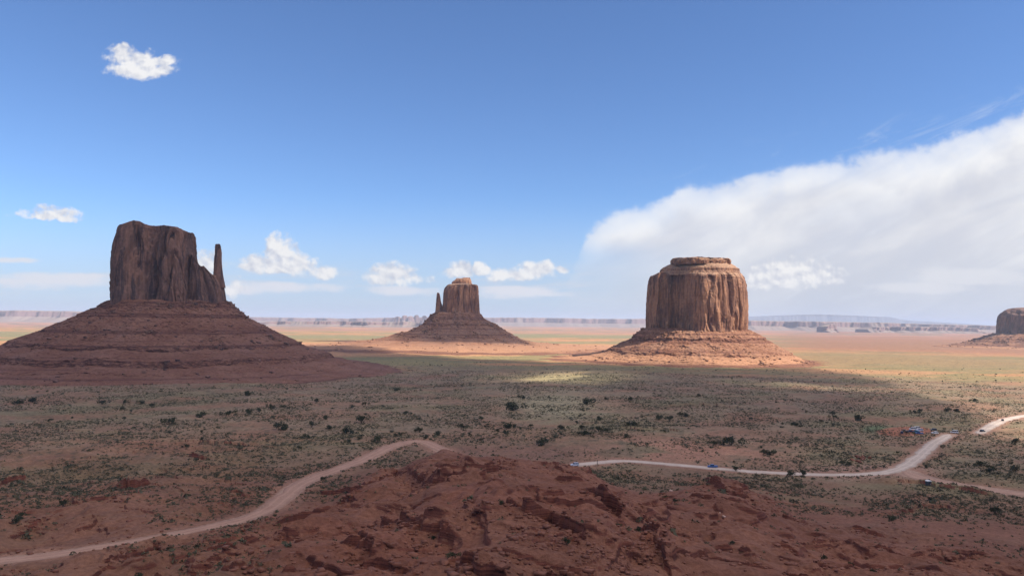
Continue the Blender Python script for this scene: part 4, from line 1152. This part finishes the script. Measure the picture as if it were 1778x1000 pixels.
WHITE, BLUE, NAVY, BLACK, SILV, TEAL = (0.75, 0.76, 0.78), (0.035, 0.11, 0.32), (0.02, 0.03, 0.09), (0.02, 0.02, 0.022), (0.45, 0.47, 0.50), (0.07, 0.22, 0.32)
car(998, 809, R(184), 'suv', 'silver', (0.55, 0.60, 0.72), 'pale silver car at the left end of the gravel road')
car(1237, 812, R(176), 'pickup', 'blue', BLUE, 'bright blue pickup alone on the gravel road, above the red knoll', 'pickup_truck', 'pickup truck')
lot = G(1584, 751)
PK_ = 'vehicles parked on the red lot'
for (px, py, rz, kd, cn, cc, lb) in [
    (1566, 751, 60, 'suv', 'navy', NAVY, 'dark navy car at the left end of the red lot'),
    (1570, 747.5, 70, 'sedan', 'black', BLACK, 'small black car behind the leftmost navy car on the lot'),
    (1575, 750, 50, 'suv', 'black', BLACK, 'black car second from the left in the front row of the lot'),
    (1581, 749.5, 170, 'pickup', 'navy', NAVY, 'dark navy pickup in the middle of the front row of the lot'),
    (1585, 745.5, 172, 'van', 'white', WHITE, 'white van at the left of the back row on the lot'),
    (1591, 744.5, 170, 'van', 'white', WHITE, 'white van in the centre of the back row on the lot'),
    (1590, 750, 130, 'suv', 'teal', TEAL, 'teal blue car in front of the white vans on the lot'),
    (1597, 747, 165, 'suv', 'silver', SILV, 'silver car at the right end of the back row on the lot'),
    (1596, 752.5, 150, 'pickup', 'blue', BLUE, 'blue pickup at the right end of the front row of the lot')]:
    car(px, py, R(rz), kd, cn, cc, lb, 'van' if kd == 'van' else 'pickup_truck' if kd == 'pickup' else 'car', 'van' if kd == 'van' else 'pickup truck' if kd == 'pickup' else 'car', PK_)
car(1621, 747, R(175), 'suv', 'black', BLACK, 'black car behind the white one just right of the red lot')
car(1623, 753, R(178), 'suv', 'white', WHITE, 'white car just right of the red lot, left of the road head')
car(1657, 752, R(150), 'van', 'white', WHITE, 'white van where the gravel road goes over the rise', 'van', 'van')
car(1706, 750, R(30), 'suv', 'black', BLACK, 'dark car at the shadow edge near the start of the sunlit road')
car(1741, 731, R(55), 'suv', 'black', BLACK, 'small dark car up on the sunlit stretch of road')

# portable toilet hut beside the side track
x, y = G(1612, 846); z = float(height(np.array([x]), np.array([y]))[0])
hut = empty('toilet_hut', (x, y, z), 'small dark portable toilet hut with white roof beside the side track', 'portable toilet', rz=R(12))
M_hut = flat_mat('hut_plastic', (0.045, 0.055, 0.07), 0.6, 0.3); M_hutw = flat_mat('white_plastic', (0.8, 0.8, 0.8), 0.4, 0.4, 0.05)
bm = bmesh.new(); bmbox(bm, (0, 0, 1.3), (2.0, 1.8, 2.4)); bmesh.ops.bevel(bm, geom=bm.edges[:], offset=0.06, segments=2, affect='EDGES'); bmobj('wall', bm, M_hut, hut)
bm = bmesh.new(); prism(bm, [(-1.1, 2.5), (-1.0, 2.75), (-0.5, 3.0), (0.5, 3.0), (1.0, 2.75), (1.1, 2.5)], 1.0, bev=0.03); bmobj('roof', bm, M_hutw, hut)
bm = bmesh.new(); bmbox(bm, (0, -0.93, 1.25), (1.2, 0.08, 2.1)); dr = bmobj('door', bm, M_trim, hut)
bm = bmesh.new(); bmbox(bm, (0.45, -1.0, 1.25), (0.08, 0.08, 0.25)); bmobj('handle', bm, M_hutw, dr)
bm = bmesh.new(); bmbox(bm, (0, 0, 0.0), (2.2, 2.0, 0.24)); bmobj('base', bm, M_trim, hut)
# marker post
x, y = G(1037, 806); z = float(height(np.array([x]), np.array([y]))[0])
bm = bmesh.new(); bmesh.ops.create_cone(bm, cap_ends=True, segments=8, radius1=0.16, radius2=0.12, depth=2.4, matrix=Matrix.Translation((0, 0, 1.1))); bmbox(bm, (0, 0, 2.2), (0.4, 0.1, 0.4))
o = bmobj('marker_post', bm, M_trim, None); o.location = (x, y, z); tag(o, 'thin dark marker post at the left bend of the gravel road', 'post')

# ------------------------------------------------------------------ plants
LEAF = leaf_mat('juniper_leaf', (0.030, 0.038, 0.022), (0.062, 0.070, 0.038))
SAGE = leaf_mat('sage_leaf', (0.058, 0.056, 0.034), (0.130, 0.118, 0.074))
BARK = flat_mat('bark', (0.10, 0.07, 0.05), 0.95, 0.1)


def bush_mesh(seed, n=420, wide=1.0, tall=0.85, trunk=True):
    g = np.random.default_rng(seed); V, F, MI = [], [], []
    lob = [(g.normal(0, 0.32) * wide, g.normal(0, 0.32) * wide, g.uniform(0.3, 0.8) * tall, g.uniform(0.24, 0.42)) for _ in range(7)]
    for _ in range(n):
        lx, ly, lz, lr = lob[g.integers(len(lob))]
        d = g.normal(size=3); d /= np.linalg.norm(d); rr_ = lr * g.uniform(0.45, 1.08)
        c_ = np.array([lx, ly, lz]) + d * rr_ * np.array([1, 1, 0.85]); c_[2] = max(c_[2], 0.03)
        a = g.normal(size=3); a /= np.linalg.norm(a); b = np.cross(a, g.normal(size=3)); b /= np.linalg.norm(b)
        s = g.uniform(0.045, 0.11); i = len(V)
        V += [c_ - a * s, c_ + b * s * 0.7, c_ + a * s, c_ - b * s * 0.7]; F.append((i, i + 1, i + 2, i + 3)); MI.append(0)
    if trunk:
        for q in range(4):
            tx_, ty_, tz_, _ = lob[q]; i = len(V); rad = 0.045
            for (cx_, cy_, cz_, rq) in ((0, 0, -0.1, rad), (tx_ * 0.8, ty_ * 0.8, tz_, rad * 0.4)):
                for aa in range(5): V.append(np.array([cx_ + rq * math.cos(aa * 1.257), cy_ + rq * math.sin(aa * 1.257), cz_]))
            for aa in range(5): F.append((i + aa, i + (aa + 1) % 5, i + 5 + (aa + 1) % 5, i + 5 + aa)); MI.append(1)
    me_o = mesh_obj('juniper', np.array(V), F, LEAF, mats=[LEAF, BARK], mi=MI)
    me = me_o.data; bpy.data.objects.remove(me_o); return me


BM = [bush_mesh(s, wide=w_, tall=t_) for s, w_, t_ in ((1, 1, .85), (2, 1.2, .7), (3, .9, 1.0), (4, 1.3, .75), (5, .8, 1.15), (6, 1.1, .8))]
HAND = [  # px, py (foot), width px, label
    (565, 731, 11, 'tall dark juniper standing left of centre above the near dirt road'), (603, 754, 19, 'large round juniper above the bend of the near dirt road'),
    (628, 736, 17, None), (494, 748, 11, None), (541, 742, 10, None), (530, 762, 10, None), (572, 745, 11, None), (604, 771, 12, None), (655, 769, 15, None),
    (696, 757, 9, 'small round juniper just above the end of the visible near road'), (729, 753, 12, None), (740, 762, 8, None), (760, 758, 12, 'round juniper right of the vanishing near road'),
    (728, 729, 7, None), (612, 710, 9, None), (635, 704, 8, None), (704, 723, 8, None), (690, 680, 10, None), (549, 697, 8, None), (491, 709, 8, None), (470, 713, 8, None), (503, 712, 6, None),
    (835, 728, 8, None), (904, 691, 10, None), (890, 712, 22, 'dark shrub clump in the wash left of the pale knoll'), (882, 744, 17, None), (802, 746, 12, None), (880, 757, 10, None), (922, 742, 8, None),
    (943, 773, 18, 'tall dark juniper in the wash left of the gravel road'), (975, 747, 13, 'juniper with a round crown below the pale knoll'), (1014, 760, 16, None), (1039, 755, 15, None), (1052, 755, 9, None), (1011, 748, 9, None), (1024, 701, 18, 'dark juniper at the right end of the pale knoll'),
    (1040, 729, 10, None), (1097, 743, 16, 'wide dark juniper right of the pale knoll'), (1087, 765, 10, 'single juniper on bare dirt above the gravel road bend'), (1145, 728, 13, None), (1162, 729, 10, None), (1184, 724, 14, None),
    (1094, 695, 10, None), (1053, 692, 8, None), (1240, 774, 13, 'left one of two junipers above the blue pickup'), (1271, 773, 21, 'right and larger one of two junipers above the blue pickup'), (1325, 789, 11, None), (1341, 789, 14, None), (1214, 688, 8, None),
    (957, 710, 7, None), (1278, 818, 12, None), (1372, 826, 14, None), (1395, 827, 13, None), (1466, 808, 14, None), (1608, 812, 7, None), (1704, 807, 17, 'largest juniper in the brush right of the gravel road'), (1718, 827, 14, None), (1763, 820, 14, None), (1763, 771, 12, None), (1719, 812, 9, None),
    (1490, 727, 15, None), (1379, 738, 9, None), (1383, 742, 9, None), (1447, 724, 9, None), (1445, 719, 8, None), (1645, 716, 9, None), (1660, 717, 9, None), (1692, 697, 8, None), (1588, 718, 8, None), (1598, 716, 8, None), (1729, 892, 14, 'juniper in the dark hollow at lower right'),
    (1548, 902, 11, None), (1478, 985, 15, 'green bush on the red slope near the bottom right'), (1430, 962, 12, None), (1515, 992, 11, None), (948, 995, 16, None), (985, 950, 16, 'grey green bush at the foot of the long red ledge'), (1075, 925, 11, None), (1108, 938, 12, None),
    (752, 924, 11, None), (786, 957, 18, None), (613, 966, 10, None), (454, 935, 10, 'small dark bush beside the near dirt road'), (563, 835, 9, 'bush on the inside of the near road bend'), (305, 957, 9, None), (342, 958, 9, None), (37, 895, 9, None), (48, 902, 8, None), (109, 883, 11, None), (30, 912, 13, None),
    (238, 996, 18, 'dark bush at the bottom edge left of centre'), (324, 773, 9, None), (397, 724, 12, None), (434, 720, 12, None), (450, 719, 9, None), (350, 725, 14, None), (430, 688, 13, None), (219, 699, 8, None), (179, 702, 12, None), (210, 711, 9, None), (264, 706, 8, None), (243, 699, 9, None), (55, 698, 12, None), (30, 701, 14, None), (470, 711, 9, None), (290, 736, 14, None), (301, 731, 8, None), (485, 747, 20, None),
    (865, 1000, 14, None), (1165, 998, 14, None), (870, 892, 10, None), (1272, 945, 9, 'small yellow green bush on the smooth red slope at lower right'), (1155, 868, 9, None), (1175, 875, 9, None),
]
spots = []
for px, py, wpx, lb in HAND:
    x, y = G(px, py); r_ = math.hypot(x, y); spots.append((x, y, wpx * r_ / FPX / 2 / 0.62, lb))
g = np.random.default_rng(77)
while len(spots) < 290:
    px = g.uniform(-60, 1840); py = 640 + 150 * g.random() ** 1.3
    if py < 675 and px < 560: continue
    if py < 650 and 1040 < px < 1400: continue
    x, y = G(px, py); 
    if pn2(np.array([x / 120.]), np.array([y / 120.]), 9)[0] < -0.12: continue
    if road_dist(np.array([x]), np.array([y]))[0] < 6: continue
    if ((px - 1585) / 50) ** 2 + ((py - 750) / 10) ** 2 < 1: continue
    spots.append((x, y, float(g.uniform(1.0, 2.6)), None))
sx_ = np.array([s[0] for s in spots]); sy_ = np.array([s[1] for s in spots]); sz_ = height(sx_, sy_)
GREY = {'west': ('dark juniper scattered on the brush flat below the left butte', 'junipers left of the near road'),
        'mid': ('dark juniper scattered on the middle flat between the near road and pale knoll', 'junipers on the middle flat'),
        'east': ('dark juniper scattered on the brown flat between the pale knoll and the car park', 'junipers on the right flat'),
        'far': ('tiny dark shrub dotted over the shaded plain in front of the buttes', 'shrubs on the far shaded plain'),
        'right': ('dark juniper in the brush right of the gravel road', 'junipers right of the road'),
        'hill': ('small grey green bush growing on the red foreground hill', 'bushes on the red hill'),
        'low': ('small dark bush on the brown slope beside the near road', 'bushes on the left slope')}
for i, (x, y, s, lb) in enumerate(spots):
    o = bpy.data.objects.new('juniper_bush', BM[i % 6]); COL.objects.link(o)
    o.location = (x, y, sz_[i] - 0.05 * s); o.rotation_euler.z = g.uniform(0, 6.28); q = s * g.uniform(0.9, 1.1); o.scale = (q, q * g.uniform(0.85, 1.15), q * g.uniform(0.85, 1.1))
    r_ = math.hypot(x, y); b_ = CX + FPX * x / y
    kk = 'far' if r_ > 900 else ('low' if b_ < 480 else 'hill') if r_ < 340 else 'west' if b_ < 480 else 'mid' if b_ < 960 else 'east' if b_ < 1590 else 'right'
    tag(o, lb or GREY[kk][0], 'bush', GREY[kk][1])


def scatter(name, n, tmpl, mat, sizes, seedn, accept, label, cat='ground cover', flat=0.8, rlo=120, rhi=1300, power=1.0):
    g = np.random.default_rng(seedn)
    # even in the picture's bearing and in log distance so near ground is not starved
    r_ = rlo * (rhi / rlo) ** (g.random(n) ** power); a = np.radians(g.uniform(-37, 37, n))
    x = r_ * np.sin(a); y = r_ * np.cos(a)
    ok = accept(x, y, r_, g); x, y, r_ = x[ok], y[ok], r_[ok]
    z = height(x, y)
    N = len(x); s = g.uniform(*sizes, N) * (1 + (g.random(N) ** 6) * 1.2); th = g.uniform(0, 6.283, N)
    V, F = [], []; K = len(tmpl); which = g.integers(0, K, N); off_ = 0
    for k_ in range(K):
        m = which == k_; tv, tf = tmpl[k_]
        c_, sn_ = np.cos(th[m])[:, None], np.sin(th[m])[:, None]
        X = (tv[None, :, 0] * c_ - tv[None, :, 1] * sn_) * s[m][:, None] + x[m][:, None]
        Y_ = (tv[None, :, 0] * sn_ + tv[None, :, 1] * c_) * s[m][:, None] + y[m][:, None]
        Z_ = tv[None, :, 2] * s[m][:, None] * flat + z[m][:, None]
        V.append(np.stack([X, Y_, Z_], -1).reshape(-1, 3))
        F.append((tf[None] + (np.arange(m.sum()) * len(tv))[:, None, None] + off_).reshape(-1, tf.shape[1])); off_ += m.sum() * len(tv)
    o = mesh_obj(name, np.concatenate(V), np.concatenate(F), mat)
    return tag(o, label, cat, kind='stuff')


def tuft(seed, n=11):
    g = np.random.default_rng(seed); V, F = [], []
    for _ in range(n):
        d = g.normal(size=3); d[2] = abs(d[2]); d /= np.linalg.norm(d); c_ = d * g.uniform(0.25, 0.5)
        a = g.normal(size=3); a /= np.linalg.norm(a); b = np.cross(a, d); b /= np.linalg.norm(b) + 1e-6
        i = len(V); s = g.uniform(0.14, 0.3); V += [c_ - a * s, c_ + b * s, c_ + a * s]; F.append((i, i + 1, i + 2))
    V = np.array(V); V[:, 2] = np.maximum(V[:, 2], -0.02); return V, np.array(F)


def stone(seed):
    g = np.random.default_rng(seed)
    V = np.array([(x, y, z) for x in (-.5, .5) for y in (-.5, .5) for z in (-.25, .4)], float) + g.normal(0, 0.11, (8, 3))
    F = np.array([(0, 1, 3, 2), (4, 6, 7, 5), (0, 4, 5, 1), (2, 3, 7, 6), (1, 5, 7, 3), (0, 2, 6, 4)]); V[:, 0] *= g.uniform(0.9, 1.7); return V, F


def acc_sage(x, y, r_, g):
    rd = road_dist(x, y); n_ = fb2(x / 60, y / 60, 3, 400) + 0.08 - 0.3 * ss(0.12, 0.42, fb2(x / 55, y / 38, 4, 270))
    hl = ss(3, 12, hbase(x, y)); b_ = CX + FPX * x / y
    red = hl * ss(330, 560, b_)
    dirt = np.exp(-(((b_ - 1170) / 190) ** 2 + ((r_ - 468) / 38) ** 2))
    pr = ss(-0.55, 0.35, n_) * (1 - 0.93 * red) * (1 - 0.85 * np.clip(dirt * 1.3, 0, 1)) * (0.35 + 0.65 * ss(250, 450, r_))
    pr = pr * (1 - 0.85 * np.clip(1.4 * np.exp(-(((b_ - 870) / 150) ** 2 + ((r_ - 450) / 45) ** 2)), 0, 1))
    return (g.random(len(x)) < pr) & (rd > 1.5)


def acc_talus(x, y, r_, g):
    return acc_sage(x, y, r_, g)


scatter('sagebrush', 190000, [tuft(s) for s in range(8)], SAGE, (0.55, 1.5), 5, acc_sage, 'low grey brown sagebrush dotted over the valley floor', rlo=150, rhi=1250, power=0.62)
GRASSM = leaf_mat('dark_shrub_leaf', (0.060, 0.062, 0.038), (0.100, 0.096, 0.060))
scatter('dark_scrub', 16000, [tuft(s, 16) for s in range(20, 26)], GRASSM, (1.0, 2.3), 6, acc_sage, 'darker low scrub between the junipers', rlo=180, rhi=1500, power=0.7)
M_stone = rock_mat('stone_red', (0.15, 0.058, 0.038), (0.22, 0.092, 0.062), (0.10, 0.038, 0.028), stain=0.2, band=0.1, top=(0.225, 0.100, 0.068))


def acc_stone(x, y, r_, g):
    z_, rock, led, rd, hl, lf = height(x, y, True)
    return (g.random(len(x)) < np.clip(0.02 + 0.5 * led + 0.30 * rock, 0, 1) * (0.1 + 0.9 * np.clip(hl + lf, 0, 1))) & (rd > 1.0)


scatter('rubble', 42000, [stone(s) for s in range(10)], M_stone, (0.2, 0.75), 8, acc_stone, 'loose red rubble below the ledges of the foreground hill', rlo=110, rhi=420)


# larger boulders one by one
def boulder_mesh(seed):
    bm = bmesh.new(); bmesh.ops.create_icosphere(bm, subdivisions=3, radius=0.5)
    g = np.random.default_rng(seed); pl = [(g.normal(size=3), g.uniform(0.26, 0.42)) for _ in range(9)]
    pl = [(n_ / np.linalg.norm(n_), d_) for n_, d_ in pl]
    for v in bm.verts:
        c_ = np.array(v.co)
        for n_, d_ in pl:
            t_ = c_ @ n_ - d_
            if t_ > 0: c_ = c_ - n_ * t_
        v.co = c_ * np.array([1.35, 1, 0.8])
    me = bpy.data.meshes.new('boulder'); bm.to_mesh(me); bm.free(); me.materials.append(M_stone); return me


BO = [boulder_mesh(s) for s in range(5)]
M_pale = rock_mat('stone_pale', (0.52, 0.36, 0.29), (0.60, 0.44, 0.36), (0.34, 0.20, 0.15), stain=0.2, band=0.1)
BP = boulder_mesh(9); BP.materials.clear(); BP.materials.append(M_pale)
GB = {'stone': ('blocky red boulder lying below a ledge on the foreground hill', 'boulders on the red hill'), 'lot': ('dark maroon boulder in the rock pile above the gravel road at right', 'rock pile above the gravel road')}
bl = [(1165, 856, 8, 'p', 'pale boulder alone on the dark slope below the gravel road'), (1257, 895, 7, 'p', 'pale boulder at the mouth of the dark gully'), (1250, 890, 4, 'p', 'smaller pale boulder just left of the one at the gully mouth')]
for i in range(14): bl.append((1497 + g.normal(0, 8), 800 + g.normal(0, 4), g.uniform(5, 10), 'l', None))
for pl, hh, run, back in LEDGES[1:8]:
    for _ in range(4):
        t_ = g.uniform(0, len(pl) - 1.01); i_ = int(t_); c_ = pl[i_] * (1 - t_ + i_) + pl[i_ + 1] * (t_ - i_) + np.array([g.normal(0, 1.5), -g.uniform(1.5, 7)])
        bl.append((c_, None, g.uniform(0.7, 1.7), 's', None))
for i, (a, b, s, kk, lb) in enumerate(bl):
    if b is None: x, y = a; s_ = s
    else: x, y = G(a, b); s_ = s * math.hypot(x, y) / FPX / 1.3
    zq = float(height(np.array([x]), np.array([y]))[0])
    o = bpy.data.objects.new('boulder', BP if kk == 'p' else BO[i % 5]); COL.objects.link(o); o.location = (x, y, zq + 0.15 * s_)
    o.scale = (s_, s_, s_ * g.uniform(0.8, 1.1)); o.rotation_euler = (g.uniform(-.3, .3), g.uniform(-.3, .3), g.uniform(0, 6.28))
    if kk == 'p': tag(o, lb, 'boulder')
    else: tag(o, *(lambda q: (q[0], 'boulder', q[1]))(GB['lot' if kk == 'l' else 'stone']))

# ------------------------------------------------------------------ haze
HB = (-36000, 36000, -3000, 43000, -14.0, 330.0)
bm = bmesh.new(); bmbox(bm, ((HB[0] + HB[1]) / 2, (HB[2] + HB[3]) / 2, (HB[4] + HB[5]) / 2), (HB[1] - HB[0], HB[3] - HB[2], HB[5] - HB[4]))
hm = bpy.data.materials.new('haze'); hm.use_nodes = True; hn = hm.node_tree; hn.nodes.clear()
pv = hn.nodes.new('ShaderNodeVolumePrincipled'); pv.inputs['Color'].default_value = (0.66, 0.80, 1.0, 1)
pv.inputs['Density'].default_value = 4.2e-5; pv.inputs['Anisotropy'].default_value = 0.0
ho = hn.nodes.new('ShaderNodeOutputMaterial'); hn.links.new(pv.outputs[0], ho.inputs['Volume'])
haze = bmobj('haze', bm, hm, None); tag(haze, kind='stuff')
